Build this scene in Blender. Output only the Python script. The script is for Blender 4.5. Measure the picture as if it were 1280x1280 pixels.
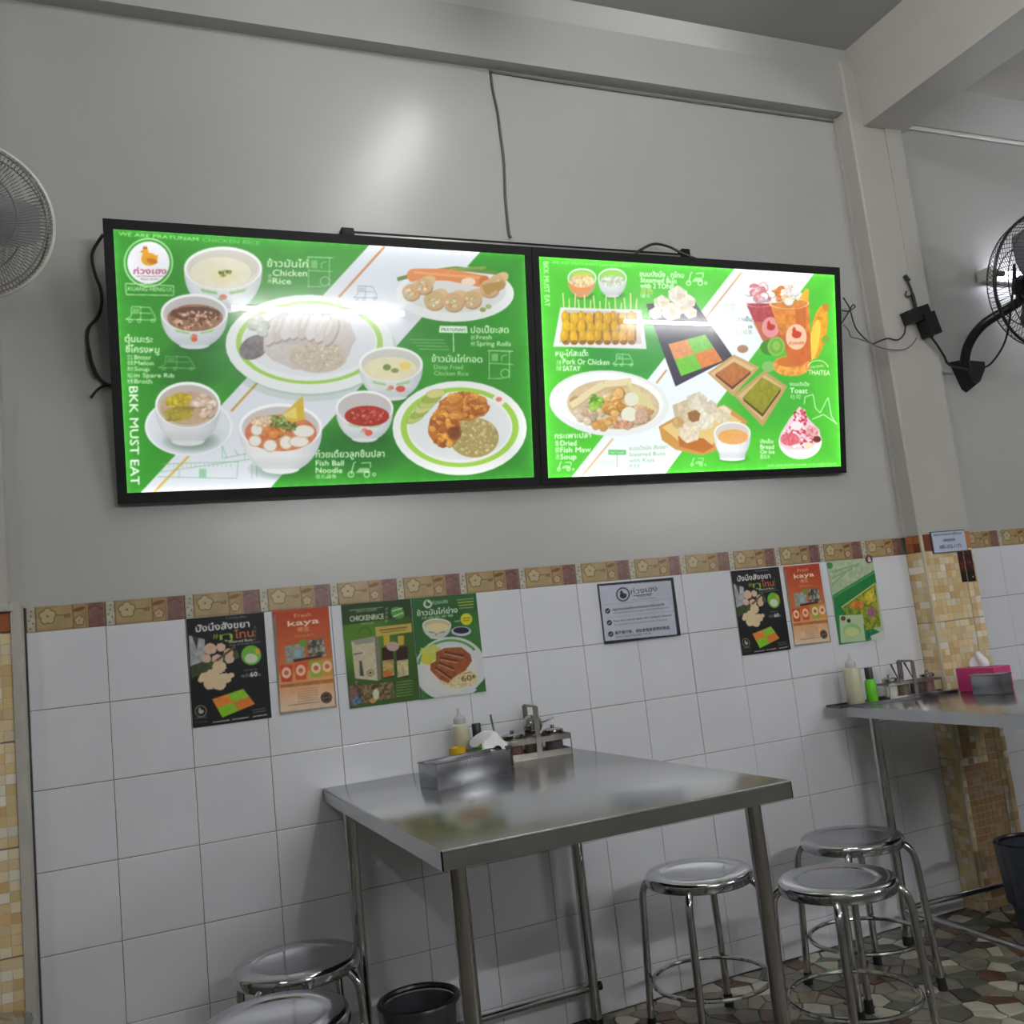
import bpy, bmesh, math, random
import numpy as np
from mathutils import Vector, Matrix
random.seed(7); rng = np.random.default_rng(7)
for o in list(bpy.data.objects): bpy.data.objects.remove(o)
S = bpy.context.scene
col = S.collection
PI = math.pi

# ------------------------------------------------------------------ camera
F = 1175.7368
CR = np.array([[0.9183371749, -0.3803604079, -0.1094659457],
               [-0.0497563122, 0.1634334128, -0.9852988526],
               [0.3926590666, 0.9102831865, 0.1311616474]])
CP = np.array([0.2252, -2.7306, 1.1537])
cd = bpy.data.cameras.new('camera'); cam = bpy.data.objects.new('camera', cd); col.objects.link(cam)
cd.sensor_width = 36.0; cd.lens = 36.0 * F / 1280.0; cd.clip_start = 0.02
m = Matrix.Identity(4)
for r_ in range(3):
    m[r_][0] = CR[0][r_]; m[r_][1] = -CR[1][r_]; m[r_][2] = -CR[2][r_]; m[r_][3] = CP[r_]
cam.matrix_world = m
S.camera = cam

# ------------------------------------------------------------------ world, exposure
w = bpy.data.worlds.new('room_air'); S.world = w; w.use_nodes = True
w.node_tree.nodes['Background'].inputs[0].default_value = (0.75, 0.8, 0.85, 1)
w.node_tree.nodes['Background'].inputs[1].default_value = 0.0      # closed room: no sky light
S.view_settings.view_transform = 'Standard'
S.view_settings.look = 'None'
S.view_settings.gamma = 1.0
S.view_settings.use_curve_mapping = False
S.view_settings.exposure = 0.32
LAMP_WALL = 198.0      # radiance of the wall tubes
LAMP_CEIL = 92.0      # radiance of the ceiling tubes
SCREEN = 0.95
LAMP_NEAR = 26.0      # the old dim tube behind the black fan

# ------------------------------------------------------------------ pixel rays
def ray(px, py):
    d = CR.T @ np.array([(px - 640) / F, (py - 640) / F, 1.0]); return d / np.linalg.norm(d)
def atY(px, py, Y=0.0):
    d = ray(px, py); return CP + d * ((Y - CP[1]) / d[1])
def atZ(px, py, Z=0.0):
    d = ray(px, py); return CP + d * ((Z - CP[2]) / d[2])

# ------------------------------------------------------------------ materials
def srgb(c):
    c = np.asarray(c, float) / 255.0
    return np.where(c <= 0.04045, c / 12.92, ((c + 0.055) / 1.055) ** 2.4)
MATS = {}
def mat(name, c, rough=0.5, metal=0.0, spec=0.5, var=0.0, vscale=6.0, bump=0.0, bscale=40.0, alpha=1.0, trans=0.0, emis=0.0, coat=0.0, rvar=0.0):
    if name in MATS: return MATS[name]
    M = bpy.data.materials.new(name); M.use_nodes = True; nt = M.node_tree
    b = nt.nodes['Principled BSDF']; L = nt.links
    lc = srgb(c)
    b.inputs['Base Color'].default_value = (*lc, 1)
    b.inputs['Roughness'].default_value = rough
    b.inputs['Metallic'].default_value = metal
    b.inputs['Specular IOR Level'].default_value = spec
    b.inputs['Alpha'].default_value = alpha
    b.inputs['Transmission Weight'].default_value = trans
    b.inputs['Coat Weight'].default_value = coat
    if emis:
        b.inputs['Emission Color'].default_value = (*lc, 1); b.inputs['Emission Strength'].default_value = emis
    if var or bump or rvar:
        tc = nt.nodes.new('ShaderNodeNewGeometry')
    if var or rvar:
        n = nt.nodes.new('ShaderNodeTexNoise'); n.inputs['Scale'].default_value = vscale; n.inputs['Detail'].default_value = 5
        L.new(tc.outputs['Position'], n.inputs['Vector'])
    if var:
        mx = nt.nodes.new('ShaderNodeMix'); mx.data_type = 'RGBA'
        mx.inputs[6].default_value = (*(lc * (1 - var)), 1); mx.inputs[7].default_value = (*np.clip(lc * (1 + var), 0, 1), 1)
        rp = nt.nodes.new('ShaderNodeMapRange'); rp.inputs[1].default_value = 0.3; rp.inputs[2].default_value = 0.7
        L.new(n.outputs['Fac'], rp.inputs[0]); L.new(rp.outputs[0], mx.inputs[0]); L.new(mx.outputs[2], b.inputs['Base Color'])
    if rvar:
        rr = nt.nodes.new('ShaderNodeMapRange'); rr.inputs[3].default_value = max(0, rough - rvar); rr.inputs[4].default_value = rough + rvar
        L.new(n.outputs['Fac'], rr.inputs[0]); L.new(rr.outputs[0], b.inputs['Roughness'])
    if bump:
        n2 = nt.nodes.new('ShaderNodeTexNoise'); n2.inputs['Scale'].default_value = bscale; n2.inputs['Detail'].default_value = 4
        L.new(tc.outputs['Position'], n2.inputs['Vector'])
        bp = nt.nodes.new('ShaderNodeBump'); bp.inputs['Strength'].default_value = bump; bp.inputs['Distance'].default_value = 0.01
        L.new(n2.outputs['Fac'], bp.inputs['Height']); L.new(bp.outputs[0], b.inputs['Normal'])
    MATS[name] = M; return M
def print_mat(name, rough=0.4, emis=0.0, coat=0.0, spec=0.5, crough=.03):
    """flat print: colour comes from the printed colour attribute"""
    if name in MATS: return MATS[name]
    M = bpy.data.materials.new(name); M.use_nodes = True; nt = M.node_tree; b = nt.nodes['Principled BSDF']
    a = nt.nodes.new('ShaderNodeAttribute'); a.attribute_name = 'print'
    b.inputs['Roughness'].default_value = rough; b.inputs['Specular IOR Level'].default_value = spec
    b.inputs['Coat Weight'].default_value = coat; b.inputs['Coat Roughness'].default_value = crough
    if emis:
        b.inputs['Base Color'].default_value = (0.02, 0.02, 0.02, 1)
        nt.links.new(a.outputs['Color'], b.inputs['Emission Color']); b.inputs['Emission Strength'].default_value = emis
    else:
        nt.links.new(a.outputs['Color'], b.inputs['Base Color'])
    MATS[name] = M; return M

plaster = mat('wall_paint', (175, 175, 172), 0.3, var=0.045, vscale=1.7, bump=0.12, bscale=9, spec=0.5)
plaster2 = mat('column_paint', (177, 175, 168), 0.5, var=0.05, vscale=2.5, bump=0.1, bscale=12, spec=0.35)
ceil_m = mat('ceiling_paint', (176, 176, 173), 0.7, var=0.05, vscale=2)
grout = mat('tile_grout', (84, 80, 76), 0.8, var=0.3, vscale=12)
white_tile = mat('white_glaze', (218, 220, 225), 0.16, var=0.035, vscale=3.5, spec=0.5, rvar=0.05)
steel = mat('brushed_steel', (190, 192, 193), 0.2, metal=1.0, var=0.05, vscale=9, rvar=0.05, bump=0.02, bscale=25)
chrome = mat('polished_steel', (182, 180, 178), 0.1, metal=1.0, var=0.06, vscale=14, rvar=0.05)
seat_m = mat('stool_seat_steel', (190, 192, 196), 0.1, metal=1.0, var=0.04, vscale=10, rvar=0.05, bump=0.015, bscale=14)
leg_m = mat('leg_tube_steel', (196, 196, 196), 0.11, metal=1.0, var=0.06, vscale=20, rvar=0.04)
black = mat('black_paint', (14, 14, 17), 0.55, var=0.15, vscale=20, spec=0.25)
black_pl = mat('black_plastic', (22, 22, 24), 0.35, var=0.15, vscale=30)
rubber = mat('rubber_foot', (20, 20, 20), 0.7, var=0.2, vscale=40)
white_pl = mat('white_plastic', (205, 203, 194), 0.35, var=0.04, vscale=10)
cable_m = mat('cable_sheath', (30, 30, 32), 0.5, var=0.2, vscale=30)
wire_g = mat('grey_wire', (110, 110, 110), 0.5, var=0.15, vscale=20)
glowtube = mat('lit_tube', (248, 248, 250), 0.4, emis=LAMP_WALL)
glowtube3 = mat('lit_old_tube', (236, 240, 255), 0.4, emis=LAMP_NEAR)
glowtube2 = mat('lit_ceiling_tube', (250, 249, 248), 0.4, emis=LAMP_CEIL)
print_m = print_mat('glossy_print', 0.42, spec=.22)
screen_m = print_mat('backlit_print', 0.014, emis=SCREEN, coat=0.3, spec=0.45, crough=.32)
glaze_m = print_mat('printed_glaze', 0.22)

# ------------------------------------------------------------------ mesh building
class MB:
    def __init__(s): s.v = []; s.f = []; s.mi = []; s.cur = 0
    def add(s, vs, fs):
        n = len(s.v); s.v += [tuple(map(float, q)) for q in vs]; s.f += [tuple(i + n for i in f) for f in fs]; s.mi += [s.cur] * len(fs); return s
    def box(s, a, b, bev=0.0):
        x0, y0, z0 = [min(a[i], b[i]) for i in range(3)]; x1, y1, z1 = [max(a[i], b[i]) for i in range(3)]
        if bev <= 0:
            return s.add([(x0, y0, z0), (x1, y0, z0), (x1, y1, z0), (x0, y1, z0), (x0, y0, z1), (x1, y0, z1), (x1, y1, z1), (x0, y1, z1)],
                         [(0, 3, 2, 1), (4, 5, 6, 7), (0, 1, 5, 4), (1, 2, 6, 5), (2, 3, 7, 6), (3, 0, 4, 7)])
        bm = bmesh.new(); bmesh.ops.create_cube(bm, size=1)
        for q in bm.verts: q.co = Vector(((x0 + x1) / 2 + q.co.x * (x1 - x0), (y0 + y1) / 2 + q.co.y * (y1 - y0), (z0 + z1) / 2 + q.co.z * (z1 - z0)))
        bmesh.ops.bevel(bm, geom=bm.edges[:], offset=bev, segments=2, affect='EDGES', profile=0.6)
        bm.verts.index_update()
        s.add([q.co for q in bm.verts], [[q.index for q in f.verts] for f in bm.faces]); bm.free(); return s
    def lathe(s, prof, c=(0, 0, 0), n=32, axis=None, sx=1, sy=1):
        """prof: (radius, height) list; axis: optional 3x3 Matrix"""
        vs = []; fs = []; k = len(prof)
        for i in range(n):
            a = 2 * PI * i / n
            for r, z in prof:
                p = Vector((r * math.cos(a) * sx, r * math.sin(a) * sy, z))
                if axis is not None: p = axis @ p
                vs.append((p.x + c[0], p.y + c[1], p.z + c[2]))
        for i in range(n):
            j = (i + 1) % n
            for q in range(k - 1):
                fs.append((i * k + q, j * k + q, j * k + q + 1, i * k + q + 1))
        return s.add(vs, fs)
    def tube(s, pts, r, n=8, closed=False, caps=True):
        pts = [Vector(p) for p in pts]; k = len(pts)
        rr = r if hasattr(r, '__len__') else [r] * k
        vs = []; fs = []; prev = None
        for i, p in enumerate(pts):
            if closed: t = (pts[(i + 1) % k] - pts[i - 1])
            else: t = pts[min(i + 1, k - 1)] - pts[max(i - 1, 0)]
            if t.length < 1e-9: t = Vector((0, 0, 1))
            t.normalize()
            if prev is None:
                a = Vector((0, 0, 1)) if abs(t.z) < 0.9 else Vector((1, 0, 0)); u = t.cross(a).normalized()
            else:
                u = prev - t * prev.dot(t)
                if u.length < 1e-6: u = t.orthogonal()
                u.normalize()
            prev = u; vv = t.cross(u)
            for j in range(n):
                a = 2 * PI * j / n; q = p + (u * math.cos(a) + vv * math.sin(a)) * rr[i]; vs.append(q)
        lim = k if closed else k - 1
        for i in range(lim):
            i2 = (i + 1) % k
            for j in range(n):
                j2 = (j + 1) % n; fs.append((i * n + j, i2 * n + j, i2 * n + j2, i * n + j2))
        if caps and not closed: fs.append(tuple(range(n))); fs.append(tuple((k - 1) * n + j for j in reversed(range(n))))
        return s.add(vs, fs)
    def prism(s, poly, a, b):
        """poly in local (x,y,z) list, extruded by vector b-a"""
        n = len(poly); d = Vector(b) - Vector(a)
        vs = [Vector(p) for p in poly] + [Vector(p) + d for p in poly]
        fs = [tuple(range(n)), tuple(n + i for i in reversed(range(n)))] + [(i, n + i, n + (i + 1) % n, (i + 1) % n) for i in range(n)]
        return s.add(vs, fs)
    def mesh(s, name, off=(0, 0, 0), smooth=None, fixn=True):
        me = bpy.data.meshes.new(name)
        me.from_pydata([(q[0] - off[0], q[1] - off[1], q[2] - off[2]) for q in s.v], [], s.f)
        if fixn:
            bm = bmesh.new(); bm.from_mesh(me); bmesh.ops.recalc_face_normals(bm, faces=bm.faces[:]); bm.to_mesh(me); bm.free()
        if any(s.mi): me.polygons.foreach_set('material_index', s.mi)
        if smooth is not None:
            me.polygons.foreach_set('use_smooth', [True] * len(me.polygons))
            me.set_sharp_from_angle(angle=math.radians(smooth))
        me.update(); return me
def smoothpath(pts, n=6):
    pts = [Vector(p) for p in pts]; out = []
    for i in range(len(pts) - 1):
        p0 = pts[max(i - 1, 0)]; p1 = pts[i]; p2 = pts[i + 1]; p3 = pts[min(i + 2, len(pts) - 1)]
        for k in range(n):
            t = k / n
            out.append(0.5 * ((2 * p1) + (p2 - p0) * t + (2 * p0 - 5 * p1 + 4 * p2 - p3) * t * t + (3 * p1 - p0 - 3 * p2 + p3) * t ** 3))
    out.append(pts[-1]); return out
ORG = {}
def link(name, data, parent=None):
    o = bpy.data.objects.new(name, data); col.objects.link(o)
    if parent is not None: o.parent = parent
    return o
def tag(o, label, cat, group=None):
    o['label'] = label; o['category'] = cat
    if group: o['group'] = group
    return o
def thing(name, label, cat, loc=(0, 0, 0), group=None, rz=0):
    o = link(name, None); o.empty_display_size = 0.05; o.location = loc; o.rotation_euler = (0, 0, rz); ORG[o] = loc
    return tag(o, label, cat, group)
def part(name, mb, mt, parent, smooth=40, label=None, world=True, fixn=True):
    off = ORG.get(parent, (0, 0, 0)) if world else (0, 0, 0)
    me = mb.mesh(name, off, smooth, fixn); me.materials.append(mt)
    o = link(name, me, parent); ORG[o] = off
    if label: o['label'] = label
    return o
def single(name, mb, mt, label, cat, group=None, smooth=40, base=None, fixn=True):
    base = base or (0, 0, 0)
    me = mb.mesh(name, base, smooth, fixn); me.materials.append(mt)
    o = link(name, me); o.location = base; ORG[o] = base
    return tag(o, label, cat, group)
def struct(name, mb, mt, label=None, smooth=None, cat=None):
    me = mb.mesh(name, (0, 0, 0), smooth); me.materials.append(mt); o = link(name, me); o['kind'] = 'structure'
    if label: o['label'] = label
    if cat: o['category'] = cat
    return o
def copy_tree(o, parent=None):
    c = o.copy(); col.objects.link(c); c.parent = parent
    for ch in list(o.children): copy_tree(ch, c)
    return c

# ------------------------------------------------------------------ painter for flat prints
def value_noise(h, w_, cell, seed=0):
    g = np.random.default_rng(seed); gh = int(h / cell) + 2; gw = int(w_ / cell) + 2
    a = g.random((gh, gw)); ys = np.arange(h) / cell; xs = np.arange(w_) / cell
    y0 = ys.astype(int); x0 = xs.astype(int); fy = (ys - y0)[:, None]; fx = (xs - x0)[None]
    fy = fy * fy * (3 - 2 * fy); fx = fx * fx * (3 - 2 * fx)
    return (a[y0][:, x0] * (1 - fy) * (1 - fx) + a[y0 + 1][:, x0] * fy * (1 - fx) + a[y0][:, x0 + 1] * (1 - fy) * fx + a[y0 + 1][:, x0 + 1] * fy * fx)
GLYPH = {}
PXM = 430.0     # photo pixels per metre on the prints, about
def text_tris(s, bold=0.0):
    k = s
    if k in GLYPH: return GLYPH[k]
    c = bpy.data.curves.new('lettering', 'FONT'); c.body = s; c.resolution_u = 2
    o = bpy.data.objects.new('lettering', c); col.objects.link(o)
    bpy.context.view_layer.update()
    me = o.to_mesh(); me.calc_loop_triangles()
    v = np.array([q.co[:2] for q in me.vertices]).reshape(-1, 2); t = np.array([q.vertices[:] for q in me.loop_triangles], int).reshape(-1, 3)
    o.to_mesh_clear(); bpy.data.objects.remove(o); bpy.data.curves.remove(c)
    GLYPH[k] = (v, t); return v, t
class Canvas:
    """colour buffer over a W x H metre sheet; user coordinates go through to_uv (metres, origin lower left)"""
    def __init__(s, W, H, nu, nv, bg, to_uv, ss=3):
        s.W, s.H, s.nu, s.nv, s.ss = W, H, nu, nv, ss; s.f = to_uv
        s.w = nu * ss; s.h = nv * ss
        s.a = np.empty((s.h, s.w, 3)); s.a[:] = np.asarray(bg, float)
        s.cache = {}
    def idx(s, pts):
        out = []
        for p in pts:
            u, v = s.f(*p); out.append((u / s.W * s.w, (1 - v / s.H) * s.h))
        return np.array(out)
    def noise(s, cell):
        cell = max(1.0, cell * 2.0)
        if cell not in s.cache: s.cache[cell] = value_noise(s.h, s.w, cell, int(cell * 10) + 3) * 0.65 + value_noise(s.h, s.w, max(1, cell / 2.3), int(cell * 10) + 4) * 0.35 - 0.5
        return s.cache[cell]
    def _paint(s, y0, y1, x0, x1, mask, c, alpha=1.0, tex=0.0, cell=6, c2=None):
        reg = s.a[y0:y1, x0:x1]; c = np.asarray(c, float)
        colr = np.broadcast_to(c, reg.shape).copy()
        if tex:
            n = s.noise(cell)[y0:y1, x0:x1][..., None]
            if c2 is not None: t = np.clip(0.5 + n * tex * 2, 0, 1); colr = c * (1 - t) + np.asarray(c2, float) * t
            else: colr = colr * (1 + n * tex * 2)
        al = (mask * alpha)[..., None]
        reg[:] = reg * (1 - al) + colr * al
    def poly(s, pts, c, alpha=1.0, tex=0.0, cell=6, c2=None):
        q = s.idx(pts)
        x0 = int(max(0, np.floor(q[:, 0].min()))); x1 = int(min(s.w, np.ceil(q[:, 0].max()) + 1)); y0 = int(max(0, np.floor(q[:, 1].min()))); y1 = int(min(s.h, np.ceil(q[:, 1].max()) + 1))
        if x1 <= x0 or y1 <= y0: return
        X = np.arange(x0, x1)[None] + 0.5; Y = np.arange(y0, y1)[:, None] + 0.5
        m_ = np.zeros((y1 - y0, x1 - x0), bool)
        for i in range(len(q)):
            ax, ay = q[i]; bx, by = q[(i + 1) % len(q)]
            if ay == by: continue
            cond = (ay > Y) != (by > Y)
            xi = (bx - ax) * (Y - ay) / (by - ay) + ax
            m_ ^= cond & (X < xi)
        s._paint(y0, y1, x0, x1, m_.astype(float), c, alpha, tex, cell, c2)
    def ell(s, cx, cy, rx, ry, c, rot=0.0, n=36, a0=0, a1=360, wob=0.0, **k):
        pts = []; ca, sa = math.cos(math.radians(rot)), math.sin(math.radians(rot)); rg = random.Random(int(cx * 7 + cy * 13))
        for i in range(n + (0 if a1 - a0 == 360 else 1)):
            a = math.radians(a0 + (a1 - a0) * i / n); q = 1 + wob * (rg.random() - 0.5) * 2
            x = rx * math.cos(a) * q; y = ry * math.sin(a) * q; pts.append((cx + x * ca - y * sa, cy + x * sa + y * ca))
        s.poly(pts, c, **k)
    def ring(s, cx, cy, rx, ry, wd, c, n=40, a0=0, a1=360, rot=0, **k):
        ca, sa = math.cos(math.radians(rot)), math.sin(math.radians(rot))
        def P(i, g):
            a = math.radians(a0 + (a1 - a0) * i / n); x = (rx - g) * math.cos(a); y = (ry - g * ry / rx) * math.sin(a); return (cx + x * ca - y * sa, cy + x * sa + y * ca)
        for i in range(n): s.poly([P(i, 0), P(i + 1, 0), P(i + 1, wd), P(i, wd)], c, **k)
    def line(s, pts, wd, c, **k):
        for a, b in zip(pts[:-1], pts[1:]):
            dx, dy = b[0] - a[0], b[1] - a[1]; l = math.hypot(dx, dy) or 1; nx, ny = -dy / l * wd / 2, dx / l * wd / 2
            s.poly([(a[0] + nx, a[1] + ny), (b[0] + nx, b[1] + ny), (b[0] - nx, b[1] - ny), (a[0] - nx, a[1] - ny)], c, **k)
    def soft(s, cx, cy, rx, ry, c, alpha=1.0, rot=0, steps=5, **k):
        for i in range(steps):
            g = 1 - i / steps * 0.55; s.ell(cx, cy, rx * g, ry * g, c, rot, alpha=alpha / steps * 1.35, n=24, **k)
    def lumps(s, cx, cy, rx, ry, n, s0, s1, cols, rot=0, sq=.85, hi=.45):
        g = random.Random(int(cx * 31 + cy * 17 + n)); P = []
        ca, sa = math.cos(math.radians(rot)), math.sin(math.radians(rot))
        for _ in range(n):
            a = g.uniform(0, 2 * PI); q = math.sqrt(g.random()); x, y = rx * q * math.cos(a), ry * q * math.sin(a); P.append((cy + x * sa + y * ca, cx + x * ca - y * sa))
        for y, x in sorted(P):
            r = g.uniform(s0, s1); c = np.array(g.choice(cols), float) * g.uniform(.93, 1.06); an = g.uniform(-40, 40); k = 8 if r < 3 else 14
            s.ell(x + r * .12, y + r * .25, r, r * sq, c * (.66 if r > 3 else .84), an, n=k, alpha=.6); s.ell(x, y, r, r * sq, c, an, n=k, wob=.08)
            if r > 2.2: s.ell(x - r * .22, y - r * .3, r * .45, r * .3, np.minimum(255, c * 1.18 + 8), an, n=8, alpha=hi)
    def text(s, t, p0, p1, h, c, bold=0.01, alpha=1.0, sgn=1):
        v, tr = text_tris(t, bold)
        if not len(tr): return
        xmin, xmax = v[:, 0].min(), v[:, 0].max()
        d = np.array(p1, float) - np.array(p0, float); L_ = np.linalg.norm(d); d /= L_; up = np.array([d[1], -d[0]]) * sgn
        P = np.array(p0)[None] + ((v[:, 0] - xmin) / (xmax - xmin) * L_)[:, None] * d + (v[:, 1] / 0.7 * h)[:, None] * up
        q = s.idx(P)
        A, B, C = q[tr[:, 0]], q[tr[:, 1]], q[tr[:, 2]]
        mn = np.floor(np.minimum(np.minimum(A, B), C)).astype(int); mxx = np.ceil(np.maximum(np.maximum(A, B), C)).astype(int)
        X0, Y0 = max(0, mn[:, 0].min()), max(0, mn[:, 1].min()); X1, Y1 = min(s.w, mxx[:, 0].max() + 1), min(s.h, mxx[:, 1].max() + 1)
        if X1 <= X0 or Y1 <= Y0: return
        mask = np.zeros((Y1 - Y0, X1 - X0), bool)
        size = np.maximum(mxx[:, 0] - mn[:, 0], mxx[:, 1] - mn[:, 1])
        det = (B[:, 0] - A[:, 0]) * (C[:, 1] - A[:, 1]) - (C[:, 0] - A[:, 0]) * (B[:, 1] - A[:, 1])
        for lo, hi in ((0, 3), (3, 6), (6, 12), (12, 24), (24, 60), (60, 400)):
            sel = np.where((size > lo - (lo == 0)) & (size <= hi) & (abs(det) > 1e-9))[0]
            if not len(sel): continue
            gw = int((mxx[sel, 0] - mn[sel, 0]).max()) + 1; gh = int((mxx[sel, 1] - mn[sel, 1]).max()) + 1
            ix = mn[sel, 0][:, None, None] + np.arange(gw)[None, None, :]; iy = mn[sel, 1][:, None, None] + np.arange(gh)[None, :, None]
            x = ix + 0.5; y = iy + 0.5; a, b, cc = A[sel], B[sel], C[sel]; dd = det[sel][:, None, None]
            g = lambda p, k_: p[:, k_][:, None, None]
            w1 = ((x - g(a, 0)) * (g(cc, 1) - g(a, 1)) - (g(cc, 0) - g(a, 0)) * (y - g(a, 1))) / dd
            w2 = ((g(b, 0) - g(a, 0)) * (y - g(a, 1)) - (x - g(a, 0)) * (g(b, 1) - g(a, 1))) / dd
            ok = (w1 >= -1e-6) & (w2 >= -1e-6) & (w1 + w2 <= 1 + 1e-6)
            ixb, iyb = np.broadcast_to(ix, ok.shape)[ok], np.broadcast_to(iy, ok.shape)[ok]
            k_ = (ixb >= X0) & (ixb < X1) & (iyb >= Y0) & (iyb < Y1)
            mask[iyb[k_] - Y0, ixb[k_] - X0] = True
        mk = mask.astype(float); rad = max(0.0, bold) * h * s.w / (s.W * PXM) * 1.1
        if rad > .25:      # thicken the strokes
            k0 = int(rad); fr = rad - k0; p = np.pad(mk, k0 + 1); out_ = mk.copy(); hh, ww = mk.shape
            for dy in range(-k0 - 1, k0 + 2):
                for dx in range(-k0 - 1, k0 + 2):
                    wgt = 1.0 if max(abs(dx), abs(dy)) <= k0 else (fr if abs(dx) + abs(dy) == k0 + 1 else 0)
                    if wgt: out_ = np.maximum(out_, wgt * p[k0 + 1 + dy:k0 + 1 + dy + hh, k0 + 1 + dx:k0 + 1 + dx + ww])
            mk = out_
        s._paint(Y0, Y1, X0, X1, mk, c, alpha)
    def colours(s, gain=None):
        """linear colours on the (nv+1) x (nu+1) vertices, row 0 at the bottom"""
        b = np.clip(s.a, 0, 255).reshape(s.nv, s.ss, s.nu, s.ss, 3).mean((1, 3))
        p = np.pad(b, ((1, 1), (1, 1), (0, 0)), 'edge')
        vtx = (p[:-1, :-1] + p[1:, :-1] + p[:-1, 1:] + p[1:, 1:]) / 4
        # sharpen back what the vertex average softens
        lin = srgb(vtx)
        if gain is not None: lin = lin * gain
        return lin[::-1]
    def mesh(s, name, frame, gain=None, thick=0.0015, back=(205, 205, 205)):
        """frame: (origin, u axis, v axis, normal) - builds the printed sheet as a dense grid plus its edges and back"""
        o, U, V, N = [np.asarray(q, float) for q in frame]
        nu, nv = s.nu, s.nv; gu, gv = np.meshgrid(np.linspace(0, s.W, nu + 1), np.linspace(0, s.H, nv + 1))
        co = (o[None, None] + gu[..., None] * U + gv[..., None] * V).reshape(-1, 3)
        i = np.arange(nu * nv); r_, c_ = i // nu, i % nu; b = r_ * (nu + 1) + c_
        quads = np.stack([b, b + 1, b + nu + 2, b + nu + 1], 1)
        n0 = len(co)
        bc = np.array([o, o + U * s.W, o + U * s.W + V * s.H, o + V * s.H]); bk = np.concatenate([bc, bc - N * thick])
        co = np.concatenate([co, bk])
        q2 = n0 + np.array([[0, 4, 5, 1], [1, 5, 6, 2], [2, 6, 7, 3], [3, 7, 4, 0], [7, 6, 5, 4]])
        quads = np.concatenate([quads, q2])
        me = bpy.data.meshes.new(name)
        me.vertices.add(len(co)); me.vertices.foreach_set('co', co.ravel())
        me.loops.add(quads.size); me.loops.foreach_set('vertex_index', quads.ravel().astype(np.int32))
        me.polygons.add(len(quads)); me.polygons.foreach_set('loop_start', np.arange(0, quads.size, 4, dtype=np.int32))
        me.update(calc_edges=True)
        at = me.color_attributes.new('print', 'FLOAT_COLOR', 'POINT')
        cl = np.ones((len(co), 4)); cl[:n0, :3] = s.colours(gain).reshape(-1, 3); cl[n0:, :3] = srgb(back)
        at.data.foreach_set('color', cl.ravel().astype(np.float32)); me.validate(); return me

# ================================================================== THE ROOM
T = 0.2; ZB = 1.3015; ZT = 1.3655; CEIL = 3.34
XL, XR, YF = -3.2, 7.2, -4.0
mb = MB().box((XL, -0.001, ZT), (XR, 0.12, CEIL)).box((XL, 0.0025, 0), (XR, 0.12, ZT + 0.0005))
mb.mi = [0] * 6 + [1] * 6
wall_back = struct('wall_back', mb, plaster, 'grey painted plaster wall above a white tiled dado')
wall_back.data.materials.append(grout)
floor = struct('floor', MB().box((XL, YF, -0.06), (XR, 0.12, -0.004)), None, 'floor of irregular broken marble pieces')
struct('ceiling', MB().box((XL, YF - .12, CEIL), (XR, 0.12, CEIL + 0.08)), ceil_m, 'grey painted ceiling')
struct('wall_front', MB().box((XL, YF - 0.12, -0.06), (XR, YF, CEIL)), plaster, 'painted plaster wall')
struct('wall_left', MB().box((XL - 0.12, YF - 0.12, -0.06), (XL, 0.12, CEIL)), plaster, 'painted plaster end wall')
struct('wall_right', MB().box((XR, YF - 0.12, -0.06), (XR + 0.12, 0.12, CEIL)), plaster, 'painted plaster end wall')

# floor base material: broken-marble pattern beyond the built stones
FM = bpy.data.materials.new('broken_marble'); FM.use_nodes = True; nt = FM.node_tree; b = nt.nodes['Principled BSDF']
ge = nt.nodes.new('ShaderNodeNewGeometry'); vo = nt.nodes.new('ShaderNodeTexVoronoi'); vo.inputs['Scale'].default_value = 15
rp = nt.nodes.new('ShaderNodeValToRGB'); rp.color_ramp.interpolation = 'CONSTANT'
for i, (p, c) in enumerate([(0, (96, 92, 84)), (.25, (60, 56, 52)), (.45, (128, 124, 112)), (.65, (88, 62, 46)), (.8, (76, 82, 74))]):
    e = rp.color_ramp.elements[i] if i < 2 else rp.color_ramp.elements.new(p)
    e.position = p; e.color = (*srgb(c), 1)
nt.links.new(ge.outputs['Position'], vo.inputs['Vector']); nt.links.new(vo.outputs['Color'], rp.inputs[0]); nt.links.new(rp.outputs[0], b.inputs['Base Color'])
b.inputs['Roughness'].default_value = 0.35
floor.data.materials[0] = FM

# beams
def chamfer_beam_x(name, x0, x1, yf, z0, zc, ych, mt, label):
    poly = [(x0, 0.05, z0), (x0, yf, z0), (x0, yf, zc), (x0, ych, CEIL + .02), (x0, 0.05, CEIL + .02)]
    return struct(name, MB().prism(poly, (x0, 0, 0), (x1, 0, 0)), mt, label)
chamfer_beam_x('ceiling_beam_wall', XL, 3.07, -0.055, 3.09, 3.275, -0.10, plaster, 'shallow painted beam along the top of the wall')
chamfer_beam_x('ceiling_beam_bay', 3.25, XR, -0.27, 3.106, 3.26, -0.32, plaster2, 'deep painted beam of the next bay')
poly = [(3.085, 0, 3.022), (3.30, 0, 3.022), (3.30, 0, 3.24), (3.34, 0, CEIL + .02), (3.035, 0, CEIL + .02), (3.085, 0, 3.235)]
struct('ceiling_beam_cross', MB().prism(poly, (0, 0.05, 0), (0, YF, 0)), plaster2, 'painted cross beam running over the room')
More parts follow.
